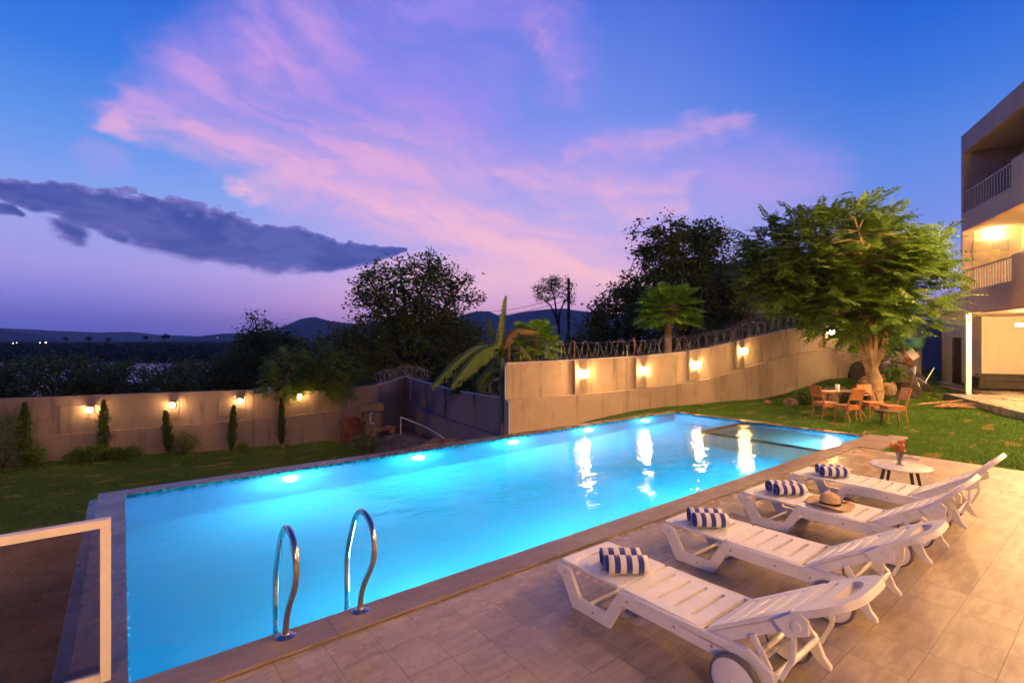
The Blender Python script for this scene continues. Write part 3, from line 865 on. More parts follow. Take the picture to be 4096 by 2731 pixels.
def lantern(P, ang, glow, label, group, sc=1.0):
    """ang: rotation so that local -y points away from the wall"""
    t = empty('wall_lantern', P, ang, label, 'wall lamp', group)
    t.scale = (sc, sc, sc)
    a = MB(); a.span(-0.05, 0.05, 0.0, 0.018, -0.10, 0.10); a.bar((0, 0.0, 0.09), (0, -0.09, 0.115), 0.025, 0.02); a.build('wall_plate', 'dark_metal', t)
    f = MB()
    for sx in (-1, 1):
        for sy in (-1, 1): f.bar((sx*0.07, -0.105+sy*0.062, -0.125), (sx*0.082, -0.105+sy*0.072, 0.09), 0.011, 0.011)
    f.box((0, -0.105, -0.13), (0.165, 0.145, 0.014)); f.box((0, -0.105, 0.10), (0.20, 0.18, 0.016)); f.box((0, -0.105, 0.118), (0.13, 0.11, 0.02), taper=0.6)
    f.build('lantern_frame', 'dark_metal', t)
    g = MB(); g.box((0, -0.105, -0.018), (0.128, 0.112, 0.205), taper=1.12); g.build('lamp_glass', glow, t)
    return t
ord_ = ['first', 'second', 'third', 'fourth', 'fifth']
tl = {1340: 857, 1478: 850, 1598: 837, 1705: 806, 1822: 772, 1905: 768}
for i, (px, py) in enumerate(sorted(tl.items())):
    s = s_of(T0, px); P, d, zl, zt = wall_at(T0, s); ang = math.atan2(d.y, d.x)
    nrm = Vector((-d.y, d.x))
    # pilaster beside the lantern
    pc = P + nrm*0.045 - d*0.10
    m = MB(); m.box((0,0,0), (0.42, 0.11, zt-zl-0.012)); o = m.build('pilaster', 'tan', bevel=0.01)
    o.location = (pc.x, pc.y, (zl+zt)/2-0.002); o.rotation_euler = (0,0,ang); rel(o, tw)
    if i in (4,): continue
    dist = float(np.dot((P.x, P.y), FW[:2])); zlamp = CAM_Z - (py-CY)*dist/F_PX
    if i == 5: zlamp = zt-0.3
    q = P - nrm*0.012
    lab = ('lit glass lantern on the tan wall, %s from its left end' % ord_[i]) if i < 4 else 'lit glass lantern on the tan wall half hidden behind the big tree'
    lantern((q.x, q.y, zlamp), ang, 'lamp_glow', lab, 'lanterns on the tan wall', 0.88)
# white pipe down the end of the tan wall
e0 = Vector((8.19,10.60)); dd0 = Vector((2.56,-0.42)).normalized(); nn0 = Vector((-dd0.y, dd0.x))
q = e0 - dd0*0.04
m = MB(); a = q + nn0*0.10; b = q - nn0*0.11
m.tube([(a.x,a.y,1.47),(a.x,a.y,0.55),(b.x,b.y,0.50),(b.x,b.y,-1.2)], 0.018, 6)
tag(m.build('drain_pipe', 'pvc', smooth=True), 'thin white pipe running down the left end of the tan wall', 'pipe')

# left wall
L0 = [(-9.5,24.6,-1.12,0.26),(-3.05,22.75,-1.06,0.26),(-0.8,22.3,-1.0,0.26),(1.4,21.75,-0.95,0.26),(3.92,20.95,-0.85,0.26)]
L1 = [(3.93,20.95,-0.85,0.12),(6.0,20.5,-0.75,0.13),(7.3,20.28,-0.66,0.14)]
L2 = [(7.31,20.28,-0.66,0.22),(8.5,20.05,-0.55,0.26)]
lw = empty('left_boundary_wall', (-0.8,22.3,LOW), 0, 'low brown plastered wall with bulkhead lamps behind the lower lawn', 'wall')
for rows in (L0, L1, L2):
    xy = [(r[0], r[1]) for r in rows]
    m = MB(); wall_prism(m, xy, [-2.6]*len(rows), [r[2] for r in rows], 0.30, -0.06); rel(m.build('lower_band', 'grey_wall', bevel=0.012), lw)
    m = MB(); wall_prism(m, xy, [r[2]+0.002 for r in rows], [r[3] for r in rows], 0.18, 0.03); rel(m.build('upper_panel', 'grey_wall', bevel=0.008), lw)
LL = L0[:-1] + [L0[-1]] + L1[1:] + L2[1:]
LL = [L0[0], L0[1], L0[2], L0[3], L0[4], L1[1], L1[2], L2[1]]
lamps = [(209, 941, 'nearest the left edge of the picture'), (398, 930, 'between the two cypresses by the round shrub'), (552, 921, 'just above the fourth cypress'), (688, 910, 'under the leafy trees')]
for i, (px, py, wh) in enumerate(lamps):
    s = s_of(LL, px); P, d, zl, zt = wall_at(LL, s); ang = math.atan2(d.y, d.x); nrm = Vector((-d.y, d.x))
    q = P - nrm*0.045; dist = float(np.dot((q.x, q.y), FW[:2])); zlamp = CAM_Z - (py-CY)*dist/F_PX
    pc = P + nrm*0.019 - d*0.28
    m = MB(); m.box((0,0,0), (0.9 if i != 0 else 1.1, 0.03, 0.95 if i in (0,3) else 0.62)); o = m.build('recessed_panel', 'grey_wall', bevel=0.01)
    o.location = (pc.x, pc.y, -0.06 - (0.95 if i in (0,3) else 0.62)/2); o.rotation_euler = (0,0,ang); rel(o, lw)
    t = empty('bulkhead_lamp', (q.x, q.y, zlamp), ang, 'small lit bulkhead lamp on the brown wall, ' + wh, 'wall lamp', 'bulkhead lamps on the brown wall')
    a = MB(); a.box((0, 0.0, 0), (0.16, 0.03, 0.2)); a.span(-0.09, 0.09, -0.15, 0.0, 0.085, 0.105); a.build('housing', 'dark_metal', t)
    b = MB(); b.lathe([(0.02,-0.10),(0.06,-0.08),(0.075,-0.02),(0.068,0.05),(0.04,0.08)], 14, (0,-0.085,0)); b.build('lamp_glass', 'lamp_glow_left', t, smooth=True)
    c = MB(); c.lathe([(0.03,-0.135),(0.045,-0.10)], 10, (0,-0.085,0)); c.build('lamp_base', 'dark_metal', t)

# dark wall between them, falling towards the pool
C0 = [(8.52,20.06,-0.55,0.24),(9.35,20.9,-0.60,0.26),(10.2,21.7,-0.60,0.30),(11.0,22.4,-0.60,0.38)]
C1 = [(11.0,22.4,-0.60,0.38),(10.62,20.2,-0.70,0.34),(10.30,18.3,-0.80,0.30),(9.98,16.3,-0.84,0.27),(9.62,14.1,-0.80,0.30),(9.25,12.1,-0.74,0.38),(9.02,10.9,-0.74,0.42)]
dw = empty('dark_boundary_wall', (9.6,14.1,-1.9), 0, 'dark grey plastered wall with pale pilasters running back from the pool', 'wall')
for rows, sgn in ((C0, 1), (C1[::-1], 1)):
    xy = [(r[0], r[1]) for r in rows]
    o1, o2 = ((-0.10, 0.03) if rows is C0 else (-0.22, 0.02))
    m = MB(); wall_prism(m, xy, [-2.6]*len(rows), [r[2] for r in rows], 0.2 - o1, o1) if rows is C0 else wall_prism(m, xy, [-2.6]*len(rows), [r[2] for r in rows], 0.60, -0.2)
    rel(m.build('lower_band', 'dark_wall', bevel=0.012), dw)
    m = MB(); wall_prism(m, xy, [r[2]+0.002 for r in rows], [r[3] for r in rows], 0.15, 0.03); rel(m.build('upper_panel', 'dark_wall', bevel=0.006), dw)
    m = MB(); wall_prism(m, xy, [r[3]+0.002 for r in rows], [r[3]+0.03 for r in rows], 0.19, 0.01); rel(m.build('wall_cap', 'white_coping'), dw)
C1r = C1
for px in (952, 987, 1032, 1099):
    s = s_of(C1r, px)
    if s is None: continue
    P, d, zl, zt = wall_at(C1r, s); ang = math.atan2(d.y, d.x); nrm = Vector((-d.y, d.x))
    # the room side is on the side that faces the camera (-x)
    side = -1 if (P.x*nrm.x + P.y*nrm.y) > 0 else 1
    pc = P + Vector((-1, 0.17)).normalized()*0.19
    m = MB(); m.box((0,0,0), (0.20, 0.13, zt-zl-0.01)); o = m.build('pilaster', 'grey_wall', bevel=0.008)
    o.location = (pc.x, pc.y, (zl+zt)/2); o.rotation_euler = (0,0,ang); rel(o, dw)

# razor wire coils
def razor(name, rows, s0, s1, off, r, pitch, label, seed, posts):
    rd = random.Random(seed)
    t = empty(name, (rows[0][0], rows[0][1], 0), 0, label, 'razor wire', 'razor wire coils along the wall tops')
    pts = []; n = int((s1-s0)/pitch*16); top = []
    for i in range(n+1):
        s = s0 + (s1-s0)*i/n; a = 2*math.pi*i/16
        P, d, zl, zt = wall_at(rows, s); nrm = Vector((-d.y, d.x))*off
        k = 1 + 0.16*math.sin(s*3.1+seed) + 0.08*math.sin(s*7.7)
        rr_ = r*k; c = P + nrm*1.0
        sw = 0.12*math.sin(a*0.5+seed)
        dx = d*(sw + 0.10*math.cos(a))
        nz_ = Vector((-d.y, d.x))*rr_*0.85*math.cos(a)
        pts.append((c.x+dx.x+nz_.x, c.y+dx.y+nz_.y, zt + 0.05 + r + rr_*math.sin(a)))
    m = MB(); m.tube(pts, 0.0085, 4); rel(m.build('wire_coil', 'wire'), t)
    for h_ in (0.05, 2*r*0.92):
        m = MB(); pl = []
        k = int((s1-s0)/0.4)
        for i in range(k+1):
            s = s0 + (s1-s0)*i/k; P, d, zl, zt = wall_at(rows, s); nrm = Vector((-d.y, d.x))*off; c = P+nrm
            pl.append((c.x, c.y, zt+0.04+h_+0.015*math.sin(i*2.1)))
        m.tube(pl, 0.005, 4); rel(m.build('line_wire', 'wire'), t)
    for s in posts:
        P, d, zl, zt = wall_at(rows, s); nrm = Vector((-d.y, d.x))*off; c = P+nrm
        m = MB(); m.bar((c.x, c.y, zt-0.02), (c.x+rd.uniform(-.03,.03), c.y, zt+2*r+rd.uniform(0.0, .12)), 0.035, 0.035, up=(d.x,d.y,0)); rel(m.build('post', 'rust'), t)
LT = sum((Vector(a[:2])-Vector(b[:2])).length for a, b in zip(T0[:-1], T0[1:]))
sp = [0.12, 0.45] + [s_of(T0, px) for px in (1327, 1465, 1482, 1580, 1690, 1710, 1770)]
razor('razor_wire', T0, 1.15, LT-4, 0.17, 0.25, 0.23, 'coil of razor wire along the top of the tan wall', 1, [s for s in sp if s])
LC = sum((Vector(a[:2])-Vector(b[:2])).length for a, b in zip(C1[:-1], C1[1:]))
razor('razor_wire', C1, 0.1, 3.2, -0.1, 0.27, 0.25, 'short coil of razor wire on the highest corner of the dark wall', 2, [0.1, 1.6, 3.1])
razor('razor_wire', C1, LC-2.6, LC-0.2, -0.1, 0.25, 0.25, 'coil of razor wire on the dark wall beside the banana plant', 3, [LC-2.4])
razor('razor_wire', C0, 0.1, 3.3, 0.1, 0.25, 0.25, 'coil of razor wire above the left end of the dark wall', 4, [0.2, 2.0])

# ------------------------------------------------------------------ main house
HB = R(208); HO = Vector((24.3, 4.2, 0))
house = empty('house', HO, HB, 'three storey plastered house with balconies at the right edge', 'house')
def hs(name, mat, *spans, bevel=0.0, par=None):
    m = MB()
    for s in spans: m.span(*s)
    return m.build(name, mat, par or house, bevel=bevel)
XE = 37.0; BW = 1.6
hs('lower_band', 'facade', (-3.6, 3.85, 0.0, 0.16, 3.1, 3.93), (4.0, XE, 0.0, 0.16, 3.1, 3.93), bevel=0.01)
hs('balcony_parapet', 'facade', (3.85, XE, -0.10, -0.003, 3.04, 4.68), bevel=0.01)
hs('middle_band', 'facade', (0.003, XE, 0.0, 0.16, 6.1, 6.76), bevel=0.01)
hs('upper_parapet', 'facade', (3.85, XE, -0.10, -0.003, 6.05, 7.50), bevel=0.01)
hs('roof_band', 'facade', (0.003, XE, 0.0, 0.16, 8.93, 9.63), bevel=0.01)
hs('corner_pier', 'facade', (0.0, 0.12, -0.003, 0.30, 3.94, 9.635), bevel=0.008)
hs('end_wall', 'facade', (0.0, 0.10, 0.303, 8.0, 3.94, 9.632))
hs('terrace_side', 'facade', (-3.6, -3.45, 0.163, 6.0, 3.1, 3.93))
hs('first_floor_slab', 'cream', (-3.44, XE, 0.163, 8.0, 3.12, 3.30))
hs('second_floor_slab', 'cream', (0.103, XE, 0.163, 8.0, 6.12, 6.30))
hs('roof_slab', 'facade', (0.103, XE, 0.163, 8.0, 9.0, 9.2))
hs('balcony_end_panel', 'cream', (0.102, 0.13, 0.31, BW-0.002, 3.302, 6.118))
hs('upper_end_panel', 'facade', (0.102, 0.13, 0.31, BW-0.002, 6.302, 8.998))
hs('balcony_back_wall', 'cream', (0.103, 0.42, BW, BW+0.2, 3.302, 6.118), (0.42, 1.5, BW, BW+0.2, 3.302, 4.2), (0.42, 1.5, BW, BW+0.2, 5.75, 6.118), (1.5, XE, BW, BW+0.2, 3.302, 6.118))
hs('upper_back_wall', 'facade', (0.103, 0.42, BW, BW+0.2, 6.302, 8.998), (0.42, 1.5, BW, BW+0.2, 6.302, 7.2), (0.42, 1.5, BW, BW+0.2, 8.5, 8.998), (1.5, XE, BW, BW+0.2, 6.302, 8.998))
w = hs('window', 'dark_metal', (0.42, 0.48, BW+0.02, BW+0.1, 4.2, 5.75), (1.44, 1.5, BW+0.02, BW+0.1, 4.2, 5.75), (0.48, 1.44, BW+0.02, BW+0.1, 4.2, 4.26), (0.48, 1.44, BW+0.02, BW+0.1, 5.69, 5.75))
hs('pane', 'window_glass', (0.48, 1.44, BW+0.05, BW+0.06, 4.26, 5.69), par=w)
w = hs('window', 'dark_metal', (0.42, 0.48, BW+0.02, BW+0.1, 7.2, 8.5), (1.44, 1.5, BW+0.02, BW+0.1, 7.2, 8.5), (0.48, 1.44, BW+0.02, BW+0.1, 7.2, 7.26), (0.48, 1.44, BW+0.02, BW+0.1, 8.44, 8.5))
hs('pane', 'window_glass', (0.48, 1.44, BW+0.05, BW+0.06, 7.26, 8.44), par=w)
hs('ground_wall', 'cream', (-7.0, -5.75, 1.57, 1.75, 0.1, 3.4), (-4.75, -2.8, 1.57, 1.75, 0.1, 3.4), (-5.75, -4.75, 1.57, 1.75, 2.28, 3.4), (-7.0, -6.85, 1.75, 8.0, 0.1, 3.4), (-2.95, -2.8, 1.75, 8.0, 0.1, 3.1), (-2.8, XE, 6.6, 6.8, 0.1, 3.118))
hs('wall_rib', 'cream', (-2.797, -2.72, 3.75, 3.9, 0.2, 3.1))
hs('skirting', 'dark_metal', (-2.797, -2.78, 1.57, 3.74, 0.2, 0.28), (-4.75, -2.8, 1.552, 1.568, 0.2, 0.28))
dr = hs('door', 'door', (-5.70, -4.80, 1.60, 1.65, 0.2, 2.24))
hs('door_frame', 'dark_metal', (-5.75, -5.70, 1.56, 1.70, 0.2, 2.28), (-4.80, -4.75, 1.56, 1.70, 0.2, 2.28), (-5.70, -4.80, 1.56, 1.70, 2.24, 2.28), par=dr)
m = MB(); m.lathe([(0.012,-0.05),(0.03,-0.04),(0.03,-0.01),(0.012,0)], 10, (-5.60, 1.60, 1.15), 'y'); m.build('handle', 'steel', dr)
def railing(z0, z1, x0, x1):
    t = MB(); t.bar((x0, 0.05, z1), (x1, 0.05, z1), 0.05, 0.035); o = t.build('balcony_railing', 'rail_metal', house)
    n = int((x1-x0)/0.19)
    for i in range(n+1):
        x = lerp(x0+0.02, x1-0.03, i/n)
        a = MB(); a.span(x-0.022, x+0.022, 0.035, 0.065, z0+0.002, z1-0.02); a.build('baluster', 'rail_metal', o)
railing(3.93, 4.66, 0.14, 3.82)
railing(6.76, 7.50, 0.14, 3.82)
for i, x in enumerate((0.45, 5.4, 10.4, 15.4, 20.4, 25.4)):
    a = MB(); a.span(x-0.075, x+0.075, -0.03, 0.12, 0.2, 3.098); a.build('column', 'white_paint', house, bevel=0.006)
hs('soffit_panel', 'raw_wood', (3.2, XE, -0.55, 0.9, 3.0, 3.035))
# artwork on the balcony end wall, a bracket lamp above it
art = empty('wall_panel', HO + Matrix.Rotation(HB, 3, 'Z') @ Vector((0.14, 0.78, 5.2)), HB, 'large pale panel of tan and grey blocks on the lit balcony wall', 'wall art')
cl = [(0.50,0.40,0.24),(0.62,0.50,0.30),(0.36,0.30,0.24),(0.66,0.52,0.28),(0.40,0.33,0.26),(0.56,0.45,0.27)]
for i, (y0, y1, z0, z1) in enumerate(((-0.50,0.0,0.15,0.52),(-0.50,0.0,-0.72,0.148),(0.002,0.25,0.20,0.52),(0.002,0.25,-0.72,0.198),(0.252,0.5,0.12,0.52),(0.252,0.5,-0.72,0.118))):
    nm = 'panel_colour_%s' % 'abcdef'[i]; MT[nm] = simple(nm, cl[i], 0.7, var=0.12, scale=3)
    a = MB(); a.span(0, 0.03, y0, y1, z0, z1); a.build('panel', nm, art)
bl = empty('balcony_lamp', HO + Matrix.Rotation(HB, 3, 'Z') @ Vector((0.14, 0.85, 5.98)), HB, 'bright wall lamp above the pale panel on the balcony', 'wall lamp')
a = MB(); a.span(0, 0.02, -0.08, 0.08, -0.06, 0.06); a.bar((0.02,0,0.0),(0.12,0,0.0),0.02,0.02); a.build('bracket', 'dark_metal', bl)
a = MB(); a.lathe([(0.02,-0.07),(0.06,-0.05),(0.065,0.03),(0.03,0.06)], 12, (0.16,0,0.0)); a.build('bulb', 'balcony_glow', bl, smooth=True)
cl_ = empty('added_ceiling_lamp', HO + Matrix.Rotation(HB, 3, 'Z') @ Vector((5.2, 0.9, 6.05)), HB, 'added round ceiling lamp that brightens the balcony, unseen just beyond the right edge of the picture', 'lamp')  # added out of view to brighten the balcony walls
a = MB(); a.lathe([(0.15,0.06),(0.16,0.03)], 16); a.build('base', 'dark_metal', cl_)
a = MB(); a.lathe([(0.14,0.03),(0.13,-0.02),(0.08,-0.06),(0.01,-0.07)], 16); a.build('shade', 'tube_glow', cl_, smooth=True)
# hanging tube lamp under the house
def HW(x, y, z): return HO + Matrix.Rotation(HB, 3, 'Z') @ Vector((x, y, z))
tl_ = empty('tube_lamp', HW(2.6, 0.5, 2.62), HB, 'glowing tube lamp hanging under the balcony on dark rods', 'lamp')
a = MB(); a.tube([(0,0,0),(0,1.25,0)], 0.035, 8); a.build('tube', 'tube_glow', tl_, smooth=True)
a = MB(); a.span(-0.03, 0.03, 0.02, 1.23, 0.04, 0.065); a.tube([(0,0.25,0.06),(0,0.25,0.36)], 0.012, 6); a.tube([(0,0.98,0.06),(0,0.98,0.36)], 0.012, 6); a.lathe([(0.02,0.36),(0.06,0.38)], 10, (0,0.25,0)); a.box((0,0.25,0.2),(0.04,0.04,0.08)); a.build('hanger', 'dark_metal', tl_)
for i, x in enumerate((8.2, 13.4)):  # further tubes added out of view to brighten the verandah
    tq = empty('tube_lamp', HW(x, 0.5, 2.62), HB, 'added glowing tube lamp under the balcony further along the house, unseen, %s beyond the picture' % ord_[i], 'lamp')
    a = MB(); a.tube([(0,0,0),(0,1.25,0)], 0.035, 8); a.build('tube', 'tube_glow', tq, smooth=True)
    a = MB(); a.span(-0.03, 0.03, 0.02, 1.23, 0.04, 0.065); a.tube([(0,0.25,0.06),(0,0.25,0.36)], 0.012, 6); a.build('hanger', 'dark_metal', tq)
# verandah floor
m = MB(); m.span(0.1, XE, -0.56, 1.1, -0.3, 0.19)
v1 = m.build('verandah_edge', 'walk', bevel=0.01); v1.location = HO; v1.rotation_euler = (0,0,HB); tag(v1, kind='structure')
m = MB(); m.span(-8.0, XE, 1.102, 8.0, -0.3, 0.185); m.span(-8.0, 0.097, 0.85, 1.10, -0.3, 0.10)
v2 = m.build('verandah_floor', 'walk'); v2.location = HO; v2.rotation_euler = (0,0,HB); tag(v2, kind='structure')
# sofa on the verandah
sf = empty('outdoor_sofa', HW(-2.25, 2.25, 0.19), HB, 'dark olive sofa with rounded arms against the cream verandah wall', 'sofa')
a = MB(); a.span(-0.30, 0.42, -0.95, 0.95, 0.06, 0.36); a.build('base', 'sofa', sf, bevel=0.05, segs=3)
a = MB(); a.span(-0.42, -0.22, -0.95, 0.95, 0.1, 0.62); a.build('backrest', 'sofa', sf, bevel=0.07, segs=3)
for s in (-1, 1):
    a = MB(); a.span(-0.4, 0.42, s*1.0-0.09, s*1.0+0.09, 0.03, 0.52); a.build('armrest', 'sofa', sf, bevel=0.07, segs=3)
    a = MB(); a.span(-0.25, 0.40, s*0.46-0.44, s*0.46+0.44, 0.362, 0.46); a.build('cushion', 'sofa', sf, bevel=0.04, segs=3)
# stand-in floodlights added along the house, out of view, for the unseen deck lights
for i, (x, z, e) in enumerate(((7.2, 6.5, 2000), (11.0, 6.5, 1250), (15.0, 6.5, 820), (19.5, 6.5, 620), (33.0, 6.5, 4200))):
    fl_ = empty('standin_floodlight', HW(x, -0.14, z), HB, 'stand-in warm floodlight on the facade of the house, number %s along it, outside the picture' % ord_[i], 'floodlight', 'stand-in floodlights on the house')
    a = MB(); a.bar((0,0.04,0.0),(0,-0.10,0.06),0.03,0.03); a.box((0,-0.15,0.05),(0.54,0.09,0.34), Euler((R(32),0,0)).to_matrix()); a.build('housing', 'dark_metal', fl_)
    nm = 'flood_glow_%s' % 'abcde'[i]; MT[nm] = emis(nm, (1.0,0.52,0.20), e)
    a = MB(); a.box((0,-0.195,0.022),(0.50,0.012,0.30), Euler((R(32),0,0)).to_matrix()); a.build('lens', nm, fl_)

# ------------------------------------------------------------------ neighbour house behind the big tree
NB = fl(20.5, 34, 0)
nb = empty('neighbour_house', (NB.x, NB.y, -1), R(20), 'grey concrete house with roof terrace behind the big tree', 'house')
a = MB(); a.span(-4.5, 10, 0, 8, -1, 7.0); a.build('wall', 'grey_concrete', nb)
a = MB(); a.span(-5.0, 10.4, -0.4, 8.2, 7.002, 7.4); a.build('roof_slab', 'grey_concrete', nb)
a = MB(); a.span(-3.4, 9, 1.0, 1.2, 7.402, 8.4); a.span(-3.4,-3.2,1.2,8,7.402,8.4); a.build('roof_parapet', 'grey_concrete', nb)
a = MB()
for i in range(8): a.span(-4.9+i*0.2, -4.87+i*0.2, -0.3, -0.27, 7.402, 8.2)
a.span(-4.9,-3.4,-0.31,-0.26,8.2,8.25); a.build('terrace_railing', 'rail_metal', nb)
for x in (-2.5, 1.2):
    a = MB(); a.span(x, x+1.3, -0.03, -0.002, 3.6, 5.2); f_ = a.build('window', 'dark_metal', nb); a = MB(); a.span(x+0.08, x+1.22, -0.045, -0.033, 3.68, 5.12); a.build('pane', 'window_glass', f_)
nb2 = fl(17.0, 24.5, 0)
sw = empty('back_boundary_wall', (nb2.x, nb2.y, 0), R(-12), 'dark plastered wall behind the rubble and the big tree', 'wall')
a = MB(); a.span(-3, 12, 0, 0.25, -0.5, 3.3); a.build('wall_panel', 'dark_wall', sw)
# ================================================================== OBJECTS
# ------------------------------------------------------------------ sun loungers
def panel(name, hw, y0, y1, slots, T, par, corner=0.02, head=False, extra=None, sw=0.0135, inset=0.09):
    """slatted seat board: outline in (x, y), slots cut through"""
    if not head:
        out = [(-hw+corner, y0), (hw-corner, y0), (hw, y0+corner), (hw, y1-corner), (hw-corner, y1), (-hw+corner, y1), (-hw, y1-corner), (-hw, y0+corner)]
        holes = []
    else:
        out = [(-hw, y0), (hw, y0)]; L = y1-y0
        for k in range(0, 27):
            t = k/26*math.pi
            x = hw*math.copysign(abs(math.cos(t))**0.55, math.cos(t)); y = y0 + L*0.42 + L*0.58*math.sin(t)**0.8
            out.append((x, y))
        holes = [[(-hw*0.62, y0+L*0.50), (hw*0.62, y0+L*0.50)] + [(hw*0.62*math.cos(k/16*math.pi), y0+L*0.53+L*0.27*math.sin(k/16*math.pi)) for k in range(17)]]
    for s in slots:
        a = hw - inset
        holes.append([(-a, s-sw), (a, s-sw), (a+sw*0.8, s), (a, s+sw), (-a, s+sw), (-a-sw*0.8, s)])
    m = MB(); m.plate(out, holes, -0.026, 0.0, T)
    return m.build(name, 'plastic', par, bevel=0.005)
def make_lounger(back_deg, head_deg, label):
    t = empty('sun_lounger', (0,0,0), 0, label, 'sun lounger', 'white sun loungers beside the pool')
    HWD = 0.31
    prof = [(0,0.285),(0,0.235),(0.06,0.205),(0.178,0.0),(0.56,0.0),(0.682,0.215),(1.40,0.215),(1.54,0.275),(1.62,0.245),(1.68,0.165),(1.745,0.105),(1.80,0.095),(1.80,0.12),(1.76,0.165),(1.715,0.275),(1.58,0.35),(1.45,0.335),(0.645,0.312),(0.515,0.098),(0.262,0.098),(0.15,0.285),(0.11,0.298),(0.03,0.30)]
    for s in (-1, 1):
        m = MB(); m.plate(prof, [], s*(HWD-0.035), s*HWD, lambda u, v, w: (w, u, v)); m.build('side_frame', 'plastic', t, bevel=0.007)
        for (y, zz) in ((0.40,0.05),(0.72,0.265),(1.10,0.262),(1.36,0.262),(0.10,0.25)):
            m = MB(); m.lathe([(0.002, s*(HWD+0.003)),(0.009, s*(HWD+0.002)),(0.010, s*(HWD-0.002))], 8, (0, y, zz), 'x', cap=False); m.build('screw', 'rail_metal', t)
        # rib inside the rail
        m = MB(); m.span(s*(HWD-0.050), s*(HWD-0.036), 0.66, 1.42, 0.285, 0.308); m.build('inner_rail', 'plastic', t)
    z = 0.332
    flat = lambda u, v, w: (u, v, z + w)
    panel('foot_panel', 0.285, 0.03, 0.638, [0.14, 0.26, 0.38, 0.50], flat, t)
    panel('seat_panel', 0.285, 0.652, 1.268, [0.77, 0.90, 1.03, 1.16], flat, t)
    for (y, zz) in ((0.30, 0.05), (0.50, 0.05), (0.20, 0.27), (0.62, 0.26), (0.70, 0.25), (1.28, 0.28)):
        m = MB(); m.tube([(-HWD+0.03, y, zz), (HWD-0.03, y, zz)], 0.014, 8); m.build('cross_bar', 'plastic', t, smooth=True)
    m = MB(); m.span(-0.27, 0.27, 0.05, 0.62, 0.29, 0.303)
    b = math.radians(back_deg); P = Vector((0, 1.30, 0.335))
    ax = Vector((0, math.cos(b), math.sin(b))); up = Vector((0, -math.sin(b), math.cos(b)))
    TB = lambda u, v, w: tuple(Vector((u, 0, 0)) + P + ax*v + up*w)
    bp = panel('backrest', 0.265, 0.0, 0.575, [0.12, 0.23, 0.34, 0.45], TB, t)
    for s in (-1, 1):
        m = MB(); m.plate([(0.02,-0.028),(0.60,-0.028),(0.60,-0.085),(0.05,-0.095)], [], s*0.236, s*0.262, lambda u, v, w: TB(w, u, v)); m.build('back_rail', 'plastic', t, bevel=0.005)
        m = MB(); m.plate([(0.47,-0.02),(0.64,0.0),(0.66,-0.06),(0.62,-0.125),(0.50,-0.115)], [], s*0.266, s*0.292, lambda u, v, w: TB(w, u, v)); m.build('hinge_bracket', 'plastic', t, bevel=0.006)
        m = MB(); m.lathe([(0.002, s*0.302), (0.026, s*0.300), (0.028, s*0.290)], 14, TB(0, 0.585, -0.07), 'x', cap=False); m.build('hinge_knob', 'plastic', t, smooth=True)
        # prop: from the back rail down to the rear frame
        q = Vector(TB(0, 0.30, -0.075)); q2 = Vector((0, 1.69, 0.275))
        m = MB(); a = Vector((s*0.278, q.y, q.z)); c = Vector((s*0.278, q2.y, q2.z)); m.bar(a, (a+c)/2, 0.016, 0.036, up=(0,1,0.3)); m.bar((a+c)/2, c, 0.016, 0.040, up=(0,1,0.3)); m.build('prop', 'plastic', t, bevel=0.004)
        q = Vector(TB(0, 0.54, -0.10))
        m = MB(); a = Vector((s*0.262, q.y, q.z)); c = Vector((s*0.272, 1.745, 0.25)); k = (a+c)/2 + Vector((0, 0.03, 0.0)); m.bar(a, k, 0.016, 0.026, up=(0,1,0)); m.bar(k, c, 0.016, 0.024, up=(0,1,0)); m.build('rear_stay', 'plastic', t, bevel=0.004)
        # wheel
        c = (s*0.345, 1.525, 0.15)
        wt = MB(); wt.lathe([(0.134,-0.022),(0.150,-0.018),(0.153,0.0),(0.150,0.018),(0.134,0.022)], 36, c, 'x', cap=False)
        w_ = wt.build('wheel', 'tyre', t, smooth=True)
        rm = MB(); e = 0.026*s; rm.lathe([(0.002, e*1.25),(0.05, e*1.22),(0.10, e*1.1),(0.126, e*0.85),(0.135, e*0.7),(0.136,-0.7*e),(0.12,-0.5*e),(0.04,-0.55*e),(0.002,-0.6*e)], 36, c, 'x', cap=False)
        rm.build('rim', 'plastic', w_, smooth=True)
        hb = MB(); hb.lathe([(0.002,e*1.5),(0.018,e*1.45),(0.02,e*1.1)], 14, c, 'x', cap=False); hb.lathe([(0.02,-e*1.0),(0.024,-e*0.4)], 12, c, 'x'); hb.build('hub', 'plastic', w_, smooth=True)
    for (y, zz, r) in ((1.525, 0.15, 0.016), (1.72, 0.255, 0.017), (1.60, 0.30, 0.015)):
        m = MB(); m.tube([(-0.335 if y < 1.53 else -0.28, y, zz), (0.335 if y < 1.53 else 0.28, y, zz)], r, 10); m.build('axle_rod', 'plastic', t, smooth=True)
    hd = math.radians(head_deg); Q = Vector(TB(0, 0.583, 0.0)); ax2 = Vector((0, math.cos(hd), math.sin(hd))); up2 = Vector((0, -math.sin(hd), math.cos(hd)))
    TH = lambda u, v, w: tuple(Vector((u, 0, 0)) + Q + ax2*v + up2*w*1.5)
    panel('headrest', 0.285, 0.0, 0.345, [0.075], TH, t, head=True)
    return t
LX = [2.80, 4.20, 5.73, 7.07]
llab = ['nearest white slatted lounger with two striped towels, wheel cut off by the picture edge', 'second white slatted lounger from the front, two striped towels on its foot end',
        'white slatted lounger with the straw hat lying on its seat', 'farthest white slatted lounger beside the round white table, headrest folded up steeply']
loungers = []
pa = make_lounger(32, 29, llab[0]); pb = make_lounger(32, 47, llab[2])
